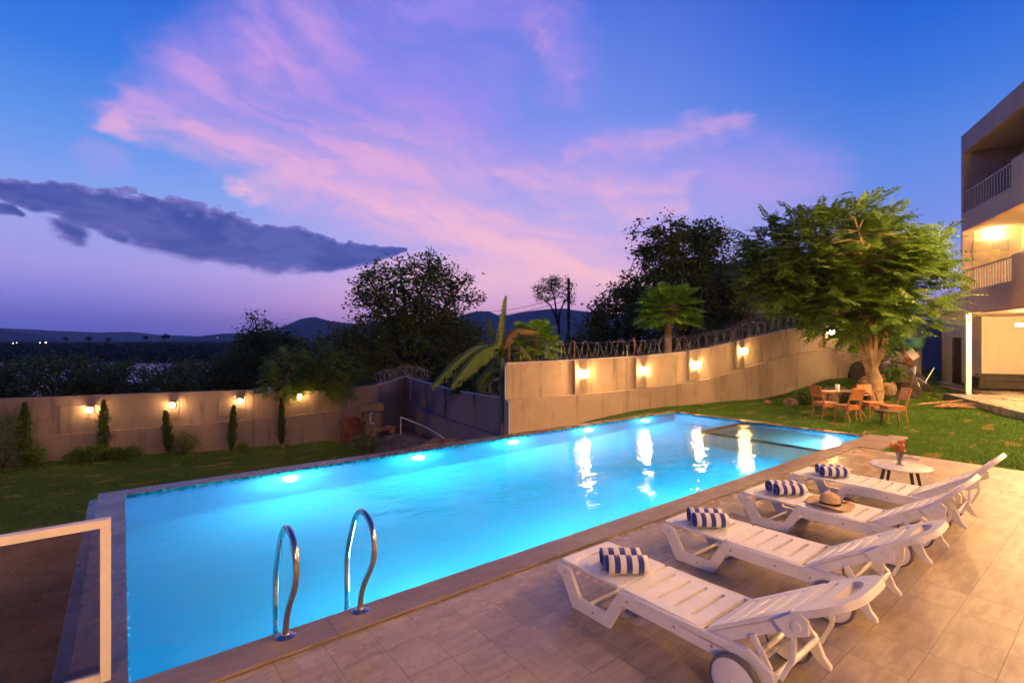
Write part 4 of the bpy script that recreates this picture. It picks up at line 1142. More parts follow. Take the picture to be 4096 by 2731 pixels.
for i, x in enumerate(LX):
    o = (pa, None, pb, None)[i] or copy_tree(pa if i == 1 else pb)
    o.location = (x + 0.31, 2.98, 0); o.rotation_euler = (0, 0, math.pi + (0, 0.012, -0.01, 0.012)[i]); o['label'] = llab[i]; loungers.append(o)

# ------------------------------------------------------------------ rolled towels
def towel(loc, rz, label, seed, L=0.31, r0=0.072, phase=0.0):
    rd = random.Random(seed); t = empty('rolled_towel', loc, rz, label, 'towel', 'blue and white striped towels on the loungers')
    m = MB(); n = 96; turns = 3.2; vs = []; th = 0.0125; NX = 9
    for j in range(NX+1):
        x = -L/2 + L*j/NX
        for i in range(n+1):
            u = i/n; a = -math.pi*0.35 + u*turns*2*math.pi
            r = r0 - (u*turns)*0.0165
            k = 1 + 0.03*math.sin(3*a+seed) + 0.02*math.sin(j*1.7+a)
            xx = x + 0.004*math.sin(a*1.3+seed)*(1 if j in (0, NX) else 0) + (u-0.5)*0.01*(1 if j == NX else 0)
            vs.append((xx, r*math.cos(a)*1.06*k, max(-r0*0.9, r*math.sin(a)*0.94*k)))
    fs = []
    for j in range(NX):
        for i in range(n): fs.append((j*(n+1)+i, j*(n+1)+i+1, (j+1)*(n+1)+i+1, (j+1)*(n+1)+i))
    m.add(vs, fs)
    o = m.build('towel_roll', 'towel', t, smooth=True, solid=th)
    return t
lw_ = ['nearest lounger', 'second lounger', 'lounger with the straw hat', 'farthest lounger']
tp = [(3.03,2.44,-0.70),(4.40,2.55,-0.74),(6.03,2.52,-0.70),(7.31,2.50,-0.88)]
for i in range(4):
    for j in range(2):
        x, y, a = tp[i]; a += 0.05*math.sin(i*3+j*2); q_ = 0.138*j; x, y = x - math.sin(a)*q_ - 0.02*j*math.cos(a), y + math.cos(a)*q_ - 0.02*j*math.sin(a)
        towel((x, y, 0.332+0.069), a, '%s of the two rolled striped towels on the %s' % (('front' if j == 0 else 'rear'), lw_[i]), i*2+j+1)

# ------------------------------------------------------------------ straw hat
ht = empty('straw_hat', (6.0, 2.10, 0.336), 0.5, 'wide brimmed straw hat with black ribbon lying on the third lounger', 'hat')
m = MB(); prof = [(0.225,0.016),(0.20,0.010),(0.15,0.006),(0.115,0.010),(0.098,0.018)]
m.lathe(prof, 48, cap=False); m.v = [(x, y, z + 0.013*math.sin(3*math.atan2(y, x))*(math.hypot(x, y)/0.2)**2 + 0.012*(math.hypot(x, y)/0.2)**2) for x, y, z in m.v]
m.build('brim', 'straw', ht, smooth=True, solid=0.004)
m = MB(); m.lathe([(0.098,0.015),(0.096,0.05),(0.092,0.085),(0.078,0.115),(0.05,0.130),(0.02,0.128),(0.002,0.127)], 40, cap=False); m.build('crown', 'straw', ht, smooth=True, solid=0.003)
m = MB(); m.lathe([(0.101,0.018),(0.0995,0.045)], 40, cap=False); m.tube([(0.05,-0.10,0.035),(0.07,-0.14,0.028),(0.09,-0.19,0.03)], [0.008,0.010,0.004], 6); m.tube([(0.05,-0.10,0.035),(0.10,-0.12,0.03),(0.15,-0.135,0.032)], [0.008,0.012,0.004], 6); m.build('ribbon', 'black_ribbon', ht, smooth=True)

# ------------------------------------------------------------------ round white table, vase
tb = empty('coffee_table', (8.27, 2.05, 0), 0.2, 'round white coffee table with splayed black legs beyond the loungers', 'table')
m = MB(); m.lathe([(0.30,0.405),(0.335,0.41),(0.345,0.418),(0.345,0.428),(0.335,0.435),(0.002,0.436)], 48); m.build('tabletop', 'table_top', tb, smooth=True)
for k in range(4):
    a = k*math.pi/2 + 0.62
    m = MB(); m.tube([(0.20*math.cos(a),0.20*math.sin(a),0.404),(0.29*math.cos(a),0.29*math.sin(a),0.0)], [0.022,0.014], 10); m.build('leg', 'leg_black', tb, smooth=True)
va = empty('vase', (8.25, 2.05, 0.437), 0, 'clear glass vase on the round white table', 'vase')
m = MB(); m.lathe([(0.004,0.002),(0.042,0.002),(0.040,0.02),(0.032,0.08),(0.040,0.17)], 20, cap=False); m.build('glass_body', 'vase_glass', va, smooth=True, solid=0.004)
bq = empty('flower_bunch', (8.25, 2.05, 0.445), 0, 'small bunch of red and yellow flowers standing in the glass vase', 'flowers')
rd = random.Random(5); st = MB(); re = MB(); ye = MB(); lf = MB()
for k in range(18):
    a = rd.uniform(0, 6.28); r = rd.uniform(0.01, 0.10); h = rd.uniform(0.19, 0.30)
    p = (r*math.cos(a), r*math.sin(a), h)
    st.tube([(0.01*math.cos(a),0.01*math.sin(a),0.0),(p[0]*0.35,p[1]*0.35,0.12),p], 0.0025, 4)
    fb = MB(); fb.blob(p, (0.022,0.022,0.019) if k % 3 else (0.014,0.014,0.02), k, 8, 5, 0.5); fb.build('flower', 'red_petal' if k % 3 else 'yellow_petal', bq, smooth=True)
    lf.blob((p[0]*0.8, p[1]*0.8, h-0.04), (0.02,0.008,0.014), k+50, 6, 4, 0.5)
st.build('stems', 'stem', bq); lf.build('leaves', 'stem', bq)

# ------------------------------------------------------------------ pool ladder
ld = empty('pool_ladder', (0.91, 3.75, 0.022), 0, 'polished steel pool ladder with two looped handrails at the near edge', 'ladder')
yz = [(3.752,-0.002),(3.748,0.07),(3.72,0.15),(3.655,0.26),(3.565,0.37),(3.50,0.47),(3.478,0.56),(3.492,0.65),(3.545,0.725),(3.63,0.768),(3.72,0.772),(3.80,0.738),(3.87,0.67),(3.94,0.54),(4.00,0.42),(4.03,0.34),(4.04,0.24),(4.04,-0.1),(4.04,-1.0)]
for x in (0.91, 1.45):
    m = MB(); m.tube([(x-0.91, v.y-3.75, v.z) for v in smooth_path([(0, y, z) for y, z in yz], 5)], 0.0215, 16); h_ = m.build('handrail', 'steel', ld, smooth=True)
    m = MB(); m.lathe([(0.068,0.0),(0.068,0.006),(0.058,0.012),(0.028,0.016),(0.026,0.022)], 28, (x-0.91,0,0)); m.build('flange', 'steel', h_, smooth=True)
for z in (-0.32, -0.57, -0.82):
    m = MB(); m.span(0.02, 0.52, 0.26, 0.33, z-0.012, z+0.012); m.build('step', 'steel', ld, bevel=0.006)

# ------------------------------------------------------------------ glass railing, lower left
gr = empty('glass_railing', (-0.055, 4.0, 0), 0, 'glass railing in a pale metal frame at the lower left corner', 'railing')
GX0, GX1, GT = -3.4, 0.0, 1.0
m = MB(); m.span(GX1-0.052, GX1, -0.03, 0.03, 0.0, GT-0.052); m.build('post', 'alum', gr, bevel=0.002)
m = MB(); m.span(GX0, GX0+0.05, -0.03, 0.03, 0.0, GT-0.052); m.build('post', 'alum', gr, bevel=0.002)
m = MB(); m.span(GX0, GX1, -0.03, 0.03, GT-0.05, GT); m.build('top_rail', 'alum', gr, bevel=0.002)
m = MB(); m.span(GX0+0.052, GX1-0.054, -0.02, 0.02, 0.0, 0.05); m.build('bottom_rail', 'alum', gr)
m = MB(); m.span(GX0+0.04, GX1-0.044, -0.004, 0.004, 0.045, GT-0.045); m.build('glass_pane', 'glass', gr)

# ------------------------------------------------------------------ garden chairs and tables
def garden_chair(label):
    t = empty('garden_chair', (0,0,0), 0, label, 'chair', 'wooden garden chairs under the big tree')
    m = MB(); m.span(-0.22,0.22,-0.20,0.22,0.41,0.45); m.build('seat', 'wood', t, bevel=0.012)
    m = MB(); m.span(-0.21,0.21,-0.19,0.205,0.335,0.408); m.build('apron', 'wood', t)
    for sx in (-1, 1):
        m = MB(); m.tube([(sx*0.19,0.19,0.41),(sx*0.19,0.20,0.2),(sx*0.185,0.215,0.0)], [0.026,0.022,0.016], 4); m.build('leg', 'wood', t)
        m = MB(); m.tube([(sx*0.20,-0.33,0.88),(sx*0.20,-0.28,0.72),(sx*0.20,-0.205,0.46),(sx*0.195,-0.20,0.25),(sx*0.19,-0.27,0.0)], [0.020,0.024,0.030,0.026,0.018], 4); m.build('leg', 'wood', t)
    m = MB()
    T = lambda u, v, w: (u, -0.205-0.125*((v-0.46)/0.42)+w, v)
    m.plate([(-0.205,0.60),(0.205,0.60),(0.20,0.89),(-0.20,0.89)], [], -0.014, 0.014, T); m.build('backrest', 'wood', t, bevel=0.006)
    m = MB(); m.span(-0.21,0.21,-0.355,-0.315,0.875,0.91); m.build('top_rail', 'wood', t, bevel=0.01)
    return t
cc = [((15.42,5.52), R(-38.1-82), 'left wooden garden chair, side on, with its back to the pool wall'),
      ((15.22,4.92), R(-38.1+14), 'wooden garden chair nearest the pool, seen from behind'),
      ((16.55,4.75), R(-38.1+178), 'wooden garden chair in front of the tree trunk, facing the camera'),
      ((15.95,4.12), R(-38.1+80), 'right wooden garden chair, side on, facing left')]
c0 = None
for (x, y), a, lab in cc:
    if c0 is None: c0 = garden_chair(lab); o = c0
    else: o = copy_tree(c0)
    o.location = (x, y, float(hz(x, y))); o.rotation_euler = (0, 0, a); o['label'] = lab
bt = empty('bistro_table', (15.85, 4.92, -0.02), 0.4, 'round dark garden table with crossed pale legs between the wooden chairs', 'table')
m = MB(); m.lathe([(0.30,0.70),(0.31,0.71),(0.31,0.725),(0.002,0.73)], 28); m.build('tabletop', 'dark_wood', bt, smooth=True)
for k in range(4):
    a = k*math.pi/2; m = MB(); m.tube([(-0.22*math.cos(a),-0.22*math.sin(a),0.70),(0.27*math.cos(a),0.27*math.sin(a),0.0)], 0.013, 6); m.build('leg', 'raw_wood', bt)
st_ = empty('low_stool', (15.28, 4.06, -0.02), 0.3, 'low dark stool on thin metal legs in front of the wooden chairs', 'stool')
m = MB(); m.lathe([(0.27,0.33),(0.28,0.36),(0.26,0.375),(0.002,0.365)], 18); m.build('seat', 'dark_wood', st_, smooth=True)
for k in range(3):
    a = k*2.09+0.4; m = MB(); m.tube([(0.20*math.cos(a),0.20*math.sin(a),0.33),(0.24*math.cos(a),0.24*math.sin(a),0.0)], 0.011, 6); m.build('leg', 'dark_metal', st_)
be = empty('garden_bench', (17.0, 5.45, 0.0), R(-36), 'long narrow wooden bench table standing behind the chairs', 'bench')
m = MB(); m.span(-0.95,0.95,-0.22,0.22,0.60,0.635); m.build('seat', 'wood', be)
for sx in (-1, 1):
    for sy in (-1, 1): m = MB(); m.tube([(sx*0.7,sy*0.12,0.60),(sx*0.86,sy*0.18,0.0)], 0.014, 5); m.build('leg', 'dark_metal', be)
cp = empty('drinking_glass', (16.62, 5.62, 0.635), 0, 'small pale drinking glass on the long narrow wooden table', 'glass')
m = MB(); m.lathe([(0.004,0.0),(0.05,0.0),(0.06,0.20)], 14, cap=False); m.build('glass_body', 'white_paint', cp, smooth=True, solid=0.004)
m = MB(); m.lathe([(0.04,0),(0.045,0.02)],12); tag(m.build('ashtray', 'white_paint', loc=(15.78,4.90,0.711)), 'small white dish on the dark round garden table', 'dish')

# ------------------------------------------------------------------ rubble, rocks and litter
def rock(loc, r, seed, label, mat='rock', group=None):
    m = MB(); m.blob((0,0,0), r, seed, 14, 9, 0.35); o = m.build('rock', mat, loc=loc, rotz=seed*1.3); tag(o, label, 'rock', group); return o
rk = [((18.55,6.75,0.15),(0.55,0.35,0.32),'large tan rock left of the tree trunk'),((19.3,6.55,0.35),(0.38,0.28,0.2),'biggest tan rock just behind the tree trunk'),((17.7,7.35,0.05),(0.26,0.2,0.15),'small rock at the foot of the tan wall'),
      ((17.2,7.9,0.03),(0.16,0.12,0.09),'smallest rock on the grass at the tan wall'),((20.9,5.9,0.5),(0.7,0.5,0.42),'big brown boulder right of the tree trunk'),((22.6,5.9,0.5),(0.9,0.8,0.8),'dark boulder between the trunk and the rubbish heap')]
for i, (p, r, lab) in enumerate(rk): rock(p, r, i+3, lab, 'rock' if i != 5 else 'dark_rock', 'rocks around the big tree')
hp = MB(); hp.blob((0,0,0), (2.2,1.6,1.0), 9, 20, 10, 0.3); o = hp.build('rubble_heap', 'dark_rock', loc=(25.5,7.0,0.3)); tag(o, 'dark heap of rubble between the big tree and the house', 'rubble')
rd = random.Random(3)
bd = ['blue grey board standing upright in the rubbish heap','rusty brown board lying on top of the rubbish heap','white board sticking out low in the rubbish heap','grey concrete slab leaning highest in the rubbish heap','pale blue board lying nearest the house in the rubbish heap','rusty sheet half buried at the left of the rubbish heap']
for i in range(6):
    p = (24.2+rd.uniform(-1.1,1.5), 6.1+rd.uniform(-0.6,0.7), 0.8+rd.uniform(-0.5,1.0))
    m = MB(); m.box((0,0,0), (rd.uniform(0.3,0.5), 0.03, rd.uniform(0.25,0.45)), Euler((rd.uniform(-.7,.7), rd.uniform(-.9,.9), rd.uniform(0,3))).to_matrix())
    tag(m.build('broken_board', ['blue_plastic','rust','white_paint','grey_concrete','blue_plastic','rust'][i], loc=p), bd[i], 'board', 'broken boards in the rubbish heap')
tc_ = empty('plastic_chair', (23.3,5.3,0.25), 1.2, 'overturned pale plastic chair lying in the rubbish heap', 'chair')
m = MB(); m.box((0,0,0.35),(0.45,0.45,0.03),Euler((0.5,0.3,0)).to_matrix()); m.build('seat','blue_plastic',tc_)
m = MB(); m.box((0.1,0.25,0.62),(0.42,0.03,0.5),Euler((0.5,0.3,0)).to_matrix()); m.build('backrest','blue_plastic',tc_)
for q in ((-.2,-.2),(.2,-.2),(-.2,.2),(.2,.2)): m = MB(); m.tube([(q[0],q[1],0.36),(q[0]*1.6-0.1,q[1]*1.6,0.9 if q[1]<0 else 0.0)],0.018,6); m.build('leg','white_paint',tc_)
m = MB(); m.blob((0,0,0),(1.5,0.5,0.35),21,16,8,0.4); tag(m.build('tarpaulin','tarp',loc=(25.3,6.0,2.0)),'dark green tarpaulin slung over the rubbish heap','tarpaulin')
m = MB(); m.tube(smooth_path([(0,0,0),(0.9,-0.2,0.10),(2.0,0.2,0.07),(3.4,0.3,0.05)],4),[0.03]*13,6); tag(m.build('fallen_branch','raw_wood',loc=(20.6,4.6,0.04),rotz=-0.55),'long pale fallen branch on the grass near the house','branch')
pl = empty('timber_pile', (20.9,3.7,0.0), -0.5, 'flat pile of rough timber offcuts on the lawn before the house', 'timber')
rd = random.Random(8)
for i in range(9): m = MB(); m.box((rd.uniform(-.3,.3),rd.uniform(-.25,.25),0.03+i*0.012),(rd.uniform(.6,1.2),0.08,0.03),Euler((0,0,rd.uniform(-.5,.5))).to_matrix()); m.build('plank','raw_wood',pl)
# left corner
dm = empty('rusty_drum', (7.15,19.6,LOW), 0.3, 'rusty brown cut open steel drum standing by the left wall', 'drum')
m = MB(); m.lathe([(0.36,0.0),(0.37,0.03),(0.36,0.06),(0.36,0.45),(0.375,0.48),(0.36,0.51),(0.36,0.93),(0.375,0.95)],26,cap=False); m.build('shell','rust',dm,smooth=True,solid=0.01)
m = MB(); m.box((0.15,-0.37,0.42),(0.62,0.02,0.75),Euler((0.06,0,0)).to_matrix()); m.build('door_flap','rust',dm)
sh = empty('wooden_shelf', (8.0,19.4,LOW), -0.3, 'rough wooden box shelf on thin posts against the left wall', 'shelf')
m = MB(); m.span(-0.42,0.42,-0.22,0.22,1.45,1.49); m.span(-0.42,0.42,-0.22,-0.19,1.2,1.45); m.span(-0.42,-0.39,-0.19,0.22,1.2,1.45); m.span(0.39,0.42,-0.19,0.22,1.2,1.45); m.span(-.39,.39,-.19,.22,1.2,1.225); m.build('box','raw_wood',sh)
for q in ((-.38,-.16),(.38,-.16),(-.38,.18),(.38,.18)): m = MB(); m.tube([(q[0],q[1],0),(q[0],q[1],1.2)],0.018,6); m.build('post','rust',sh)
m = MB(); m.tube([(0.0,-0.27,1.15),(-0.1,-0.27,1.12),(-0.1,-0.27,0.72),(0.05,-0.27,0.72)],0.028,8); m.build('water_pipe','pvc',sh)
m = MB(); pth = [gnd(911,962,-1.2)]
m.tube([(8.2,17.2,-1.5),(8.2,17.2,-0.72)],0.022,6); m.tube(smooth_path([(8.2,17.2,-0.72),(8.6,15.8,-1.0),(8.75,14.6,-1.35),(8.45,13.2,-1.72),(8.55,12.0,-1.85)],6),0.022,6)
tag(m.build('curved_pipe','pvc',smooth=True),'white plastic pipe arching down in front of the dark wall','pipe')
m = MB()
for k,(a,b) in enumerate((((8.35,11.0,-1.3),(8.2,10.9,-0.15)),((8.55,11.05,-1.2),(8.75,10.95,-0.35)),((8.75,10.95,-0.35),(9.1,10.9,-0.5)),((8.5,11.0,-1.0),(8.9,11.0,-0.5)))): m.tube([a,b],0.03-k*0.004,6)
tag(m.build('cut_branches','raw_wood'),'bare cut branches leaning beside the dark wall above the pool edge','branches')
rd = random.Random(12)
sl = ['below the third bulkhead lamp','just left of the fourth cypress','just right of the fourth cypress','halfway between the fourth and fifth cypresses','just left of the thinnest cypress','just right of the thinnest cypress','halfway between the thinnest cypress and the rusty drum','nearest the rusty drum']
for i in range(8):
    x = 3.0+i*0.55+rd.uniform(-.2,.2); y = 20.9-(x-3.9)*0.2-0.35+rd.uniform(-.15,.1)
    rock((x,y,LOW+0.02),(rd.uniform(.05,.14),rd.uniform(.05,.1),rd.uniform(.04,.09)),30+i,'small stone on the lower lawn ' + sl[i],'rock','stones along the brown wall')
m = MB(); m.blob((0,0,0),(0.75,0.5,0.35),77,16,8,0.4); tag(m.build('earth_mound','earth',loc=(8.0,13.9,-1.35)),'pile of loose brown earth in front of the dark wall','earth pile')
m = MB(); m.span(-0.5,0.5,-0.03,0.03,0.2,0.26); m.span(-0.5,0.5,0.25,0.31,0.2,0.26); m.span(-0.4,-0.34,-.05,.33,0.261,0.3); m.span(0.3,0.36,-.05,.33,0.261,0.3); m.span(-.45,-.4,0,.3,0,.2); m.span(.4,.45,0,.3,0,.2)
tag(m.build('wooden_pallet','raw_wood',loc=(8.1,18.3,LOW+0.35),rotz=0.3),'broken wooden pallet lying at the corner of the walls','pallet')

# gravel and clods on the bare building ground beyond the glass railing
rs_ = np.random.RandomState(4); V = []; n = 2600
gx = rs_.uniform(-9, 0, n); gy = rs_.uniform(4.5, 14.5, n); gs = 0.008 + 0.05*rs_.rand(n)**5
for k in range(n):
    if gx[k]*0.55 + gy[k] > 13.2: continue
    c = np.array((gx[k], gy[k], LOW + gs[k]*0.3)); q = rs_.randn(3, 3)*gs[k]; q[:, 2] = np.abs(q[:, 2])*0.6
    a_, b_, c_ = c+q[0], c+q[1], c+q[2]; d_ = c - q.mean(0); V += [a_, b_, c_, a_, c_, d_, a_, d_, b_, b_, d_, c_]
tag(rawmesh('gravel', np.array(V), 3, 'rock'), kind='stuff')
# utility pole and wire beyond the walls
up_ = at(1306, 640, 42); tz = up_.z
ut = empty('utility_pole', (up_.x, up_.y, -2.5), 0, 'dark utility pole beside the sparse tree on the skyline', 'pole')
m = MB(); m.tube([(0,0,0),(0,0,tz+2.5)],[0.16,0.11],8); m.build('pole','bark',ut)
m = MB(); m.box((0,0,tz+2.1),(0.9,0.08,0.08)); m.box((0,0,tz+1.6),(0.6,0.08,0.08)); m.build('crossarm','dark_metal',ut)
a = at(1306, 676, 42); b = at(1090, 716, 60); c = at(560, 745, 160)
def sag(p, q, s, n=14): return [Vector(p).lerp(Vector(q), k/n) - Vector((0,0,s*4*(k/n)*(1-k/n))) for k in range(n+1)]
for k in range(2):
    m = MB(); o_ = Vector((0,0,-0.45*k)); m.tube(sag(a+o_, b+o_, 0.5) + sag(b+o_, c+o_, 2.0)[1:], 0.022, 4); tag(m.build('overhead_wire','dark_metal'),'%s overhead wire running left from the utility pole' % ('upper','lower')[k],'wire')
# ================================================================== VEGETATION
def unit(a): return a/np.maximum(np.linalg.norm(a, axis=-1, keepdims=True), 1e-9)
def leaf_quads(P, A, Nn, L, W):
    """rhombic leaves: base P, direction A, normal N, arrays"""
    A = unit(A); B = unit(np.cross(Nn, A)); L = L[:, None]; W = W[:, None]
    return np.stack([P, P + A*L*0.45 + B*W*0.5, P + A*L, P + A*L*0.45 - B*W*0.5], 1).reshape(-1, 3)
def leaf_cloud(rs, C, per, rad, L, W=None, flat=0.6):
    C = np.repeat(C, per, 0); n = len(C); W = W or L*0.5
    off = rs.randn(n, 3)*rad*np.array([1, 1, 0.75]); P = C + off
    A = rs.randn(n, 3); A[:, 2] = A[:, 2]*0.6 - 0.25
    Nn = rs.randn(n, 3)*(1-flat); Nn[:, 2] += flat
    s = rs.uniform(0.6, 1.25, n)
    return leaf_quads(P, A, Nn, L*s, W*s)
def frond_cloud(rs, P0, D0, Lf, K, ll, lw, droop):
    """feathery compound leaves: P0 start, D0 direction"""
    n = len(P0); D0 = unit(D0); out = []
    Ls = Lf*rs.uniform(0.6, 1.2, n)
    side = unit(np.cross(D0, np.array([0, 0, 1.0])) + 1e-6)
    side = unit(side + rs.randn(n, 3)*0.25)
    for k in range(K):
        t = (k+0.8)/K
        pos_ = P0 + D0*(Ls*t)[:, None] + np.array([0, 0, -1.0])*(droop*Ls*t*t)[:, None]
        tang = unit(D0 + np.array([0, 0, -1.0])*(2*droop*t))
        nn = unit(np.cross(side, tang)) + rs.randn(n, 3)*0.15
        sc = math.sin(math.pi*min(0.97, 0.18+0.80*t))**0.6
        for s in (-1, 1):
            A = tang*0.55 + side*s + np.array([0, 0, -0.25])
            out.append(leaf_quads(pos_, A + rs.randn(n, 3)*0.12, nn, ll*sc*rs.uniform(0.8, 1.2, n), lw*sc*np.ones(n)))
        # rachis sliver
        if k % 2 == 0: out.append(leaf_quads(pos_ - tang*(Ls/K)[:, None], tang, nn, (Ls/K)*2.2, 0.012*np.ones(n)))
    return np.concatenate(out)
def in_ellipsoids(rs, els, n, shell=0.55):
    """points in a union of ellipsoids (lat, d, z, r_lat, r_d, r_z); more towards the outside"""
    vol = np.array([e[3]*e[4]*e[5] for e in els]); idx = rs.choice(len(els), n, p=vol/vol.sum())
    E = np.array(els)[idx]; u = unit(rs.randn(n, 3)); r = (shell + (1-shell)*rs.rand(n)**0.7)[:, None]
    r = np.where(rs.rand(n, 1) < 0.25, rs.rand(n, 1)**0.5, r)
    q = u*r*E[:, 3:]; c = E[:, :3] + q
    W = c[:, :1]*RT[None] + c[:, 1:2]*FW[None]; W[:, 2] = c[:, 2]
    Dw = (u[:, :1]*RT[None] + u[:, 1:2]*FW[None]); Dw[:, 2] = u[:, 2]
    return W, Dw
def branches(mb, rs, base, fork, C, nlimb, r0, sag=0.0, twig=0.02, every=1, seg=6):
    """limbs from the fork through the crown, then a branch to each cluster"""
    fork = Vector(fork); base = Vector(base)
    limbs = []
    far = C[np.argsort(-np.linalg.norm(C - np.array(fork), axis=1))]
    chosen = []
    for c in far:
        d = (c - np.array(fork)); d = d/np.linalg.norm(d)
        if all(np.dot(d, q) < 0.90 for q in chosen): chosen.append(d); limbs.append(Vector(c))
        if len(limbs) >= nlimb: break
    pts_all = []
    for k, e in enumerate(limbs):
        mid = fork.lerp(e, 0.45) + Vector((rs.uniform(-.2, .2), rs.uniform(-.2, .2), (e-fork).length*0.12))
        pth = smooth_path([fork, fork.lerp(mid, 0.5) + Vector(rs.uniform(-.12, .12, 3)), mid, mid.lerp(e, 0.5) + Vector(rs.uniform(-.15, .15, 3)), e], 3)
        n = len(pth); rad = [r0*0.55*(1-i/n)**1.4 + twig for i in range(n)]
        mb.tube(pth, rad, seg); pts_all += [(p, rad[i]) for i, p in enumerate(pth)]
    PA = np.array([tuple(p) for p, _ in pts_all]); RA = [r for _, r in pts_all]
    for c in C[::every]:
        dd = np.linalg.norm(PA - c, axis=1) + 0.35*np.maximum(0, PA[:, 2]-c[2])
        i = int(np.argmin(dd)); a = Vector(PA[i]); b = Vector(c)
        if (b-a).length < 0.05: continue
        m_ = a.lerp(b, 0.5) + Vector(rs.uniform(-.1, .1, 3))*(b-a).length + Vector((0, 0, 0.08*(b-a).length))
        r = min(RA[i]*0.7, twig*2.2)
        mb.tube([a, m_, b], [r, r*0.7, twig*0.5], 4, cap=False)
def tree(name, label, cat, base, fork, els, ncl, per, rad, L, leafm, seed, r0=0.2, bark='bark', nlimb=6, style='leaf', group=None, W=None, twig=0.02, frond=None, shell=0.55, trunkmid=None, flat=0.6, clump=None):
    rs = np.random.RandomState(seed)
    b = Vector(base)
    t = empty(name, b, 0, label, cat, group)
    C, Dw = in_ellipsoids(rs, els, ncl, shell)
    mb = MB(); f = Vector(fork)
    mids = [b + Vector((0,0,-0.2)), b + Vector((0,0,0.12))] + ([Vector(trunkmid)] if trunkmid else [b.lerp(f, 0.5) + Vector(rs.uniform(-.06, .06, 3))]) + [f]
    pth = smooth_path(mids, 4); n = len(pth)
    mb.tube(pth, [r0*(1.45-0.75*min(1, i/3) + 0.28*(1-i/n)) for i in range(n)], 10)
    branches(mb, rs, b, f, C, nlimb, r0, twig=twig)
    rel(mb.build('trunk', bark, smooth=True), t)
    if style == 'leaf':
        V = leaf_cloud(rs, C, per, rad, L, W, flat)
        if clump: V = np.concatenate([V, leaf_cloud(rs, C[::2] + rs.randn(len(C[::2]), 3)*rad, clump[0], rad*0.4, L, W, flat)])
    else:
        Lf, K, ll, lw, droop, m = frond
        P0 = np.repeat(C, m, 0) + rs.randn(len(C)*m, 3)*rad*0.35
        D0 = np.repeat(Dw, m, 0)*np.array([1.0, 1.0, 0.45]) + rs.randn(len(C)*m, 3)*0.45
        D0[:, 2] = D0[:, 2]*0.6 + 0.12
        V = frond_cloud(rs, P0, D0, Lf, K, ll, lw, droop)
    rel(rawmesh('crown', V, 4, leafm), t)
    return t
def W3(lat, d, z): v = fl(lat, d, z); return (v.x, v.y, v.z)

# the big feathery tree on the lawn
tree('shade_tree', 'big feathery tree with a pale forked trunk, lit from below, standing on the lawn', 'tree',
     W3(11.28, 15.5, -0.03), W3(11.2, 15.5, 1.25),
     [(10.2,15.8,4.75,2.4,2.3,1.45),(9.2,15.9,4.6,1.9,1.9,1.3),(11.4,15.7,4.3,1.6,1.9,1.25),(11.75,15.5,3.3,1.15,1.4,0.95),(10.7,15.2,3.0,1.6,1.6,0.85),(9.7,15.4,3.5,1.4,1.6,0.85)],
     400, 1, 0.5, 0.2, 'leaf_main', 11, r0=0.25, bark='pale_bark', nlimb=5, style='frond', frond=(0.80, 9, 0.19, 0.095, 0.20, 8), twig=0.014, shell=0.62, trunkmid=W3(11.36,15.5,0.6))
# airy dark tree left of the middle
tree('spreading_tree', 'wide dark tree with an airy domed crown behind the dark wall', 'tree', W3(-5.6, 27.5, -2.6), W3(-5.5, 27.5, 0.2),
     [(-5.4,27.5,4.5,3.6,3.0,2.35),(-5.3,27.5,1.9,4.0,3.0,2.2),(-8.4,26.5,1.8,1.9,1.6,1.5),(-3.0,27,2.0,2.1,2,1.7)], 520, 46, 0.28, 0.22, 'leaf_dark', 21, r0=0.28, nlimb=12, twig=0.03, shell=0.5, W=0.11, clump=(14,))
# tall dark trees right of the middle
tree('tall_tree', 'tallest dark leafy tree behind the tan wall, right of the papaya', 'tree', W3(10.8, 30.5, -2.5), W3(10.6, 30.5, 2.5),
     [(10.2,30.5,7.4,2.5,2.3,2.2),(9.4,30.5,4.9,3.1,2.6,2.0),(12.6,30.5,5.2,2.4,2.2,2.2),(11.6,30.5,8.6,1.3,1.2,1.2),(7.9,30.5,8.0,0.8,0.8,1.2)], 330, 60, 0.30, 0.24, 'leaf_dark', 31, r0=0.3, nlimb=9, twig=0.035, W=0.14, clump=(26,))
tree('bushy_tree', 'dark bushy tree between the utility pole and the papaya', 'tree', W3(6.2, 29, -2.5), W3(6.2, 29, 0.5),
     [(6.3,29,3.3,1.9,1.8,1.9),(5.1,29,1.6,1.9,1.8,1.7),(7.4,29,1.8,2.2,1.8,2.0)], 200, 60, 0.32, 0.22, 'leaf_dark', 32, r0=0.2, nlimb=7, twig=0.03, W=0.13)
for i, (lat, d, z, r, rz, mt, lab) in enumerate(((3.2,30,0.8,2.4,1.9,'leaf_dark','dark bush below the utility pole, behind the tan wall'),(10.5,27,1.0,2.8,1.8,'leaf_mid','broad bush under the tallest dark tree, behind the tan wall'),(14.5,26,1.9,2.3,1.9,'leaf_mid','leafy green bush behind the right part of the tan wall'),(13.2,22.4,3.0,1.3,1.1,'leaf_mid','leafy bush just left of the big feathery tree, above the wall'),(-0.6,24,0.4,2.2,1.9,'leaf_dark','dark bush behind the banana plant'))):
    tree('bush', lab, 'bush', W3(lat, d, -2.2), W3(lat, d, z-rz*0.6), [(lat,d,z,r,r*0.8,rz),(lat+0.8,d,z-0.5,r*0.8,r*0.7,rz*0.8)], 110, 60, 0.33, 0.19, mt, 40+i, r0=0.12, nlimb=6, twig=0.025, W=0.10, group='bushes behind the walls')
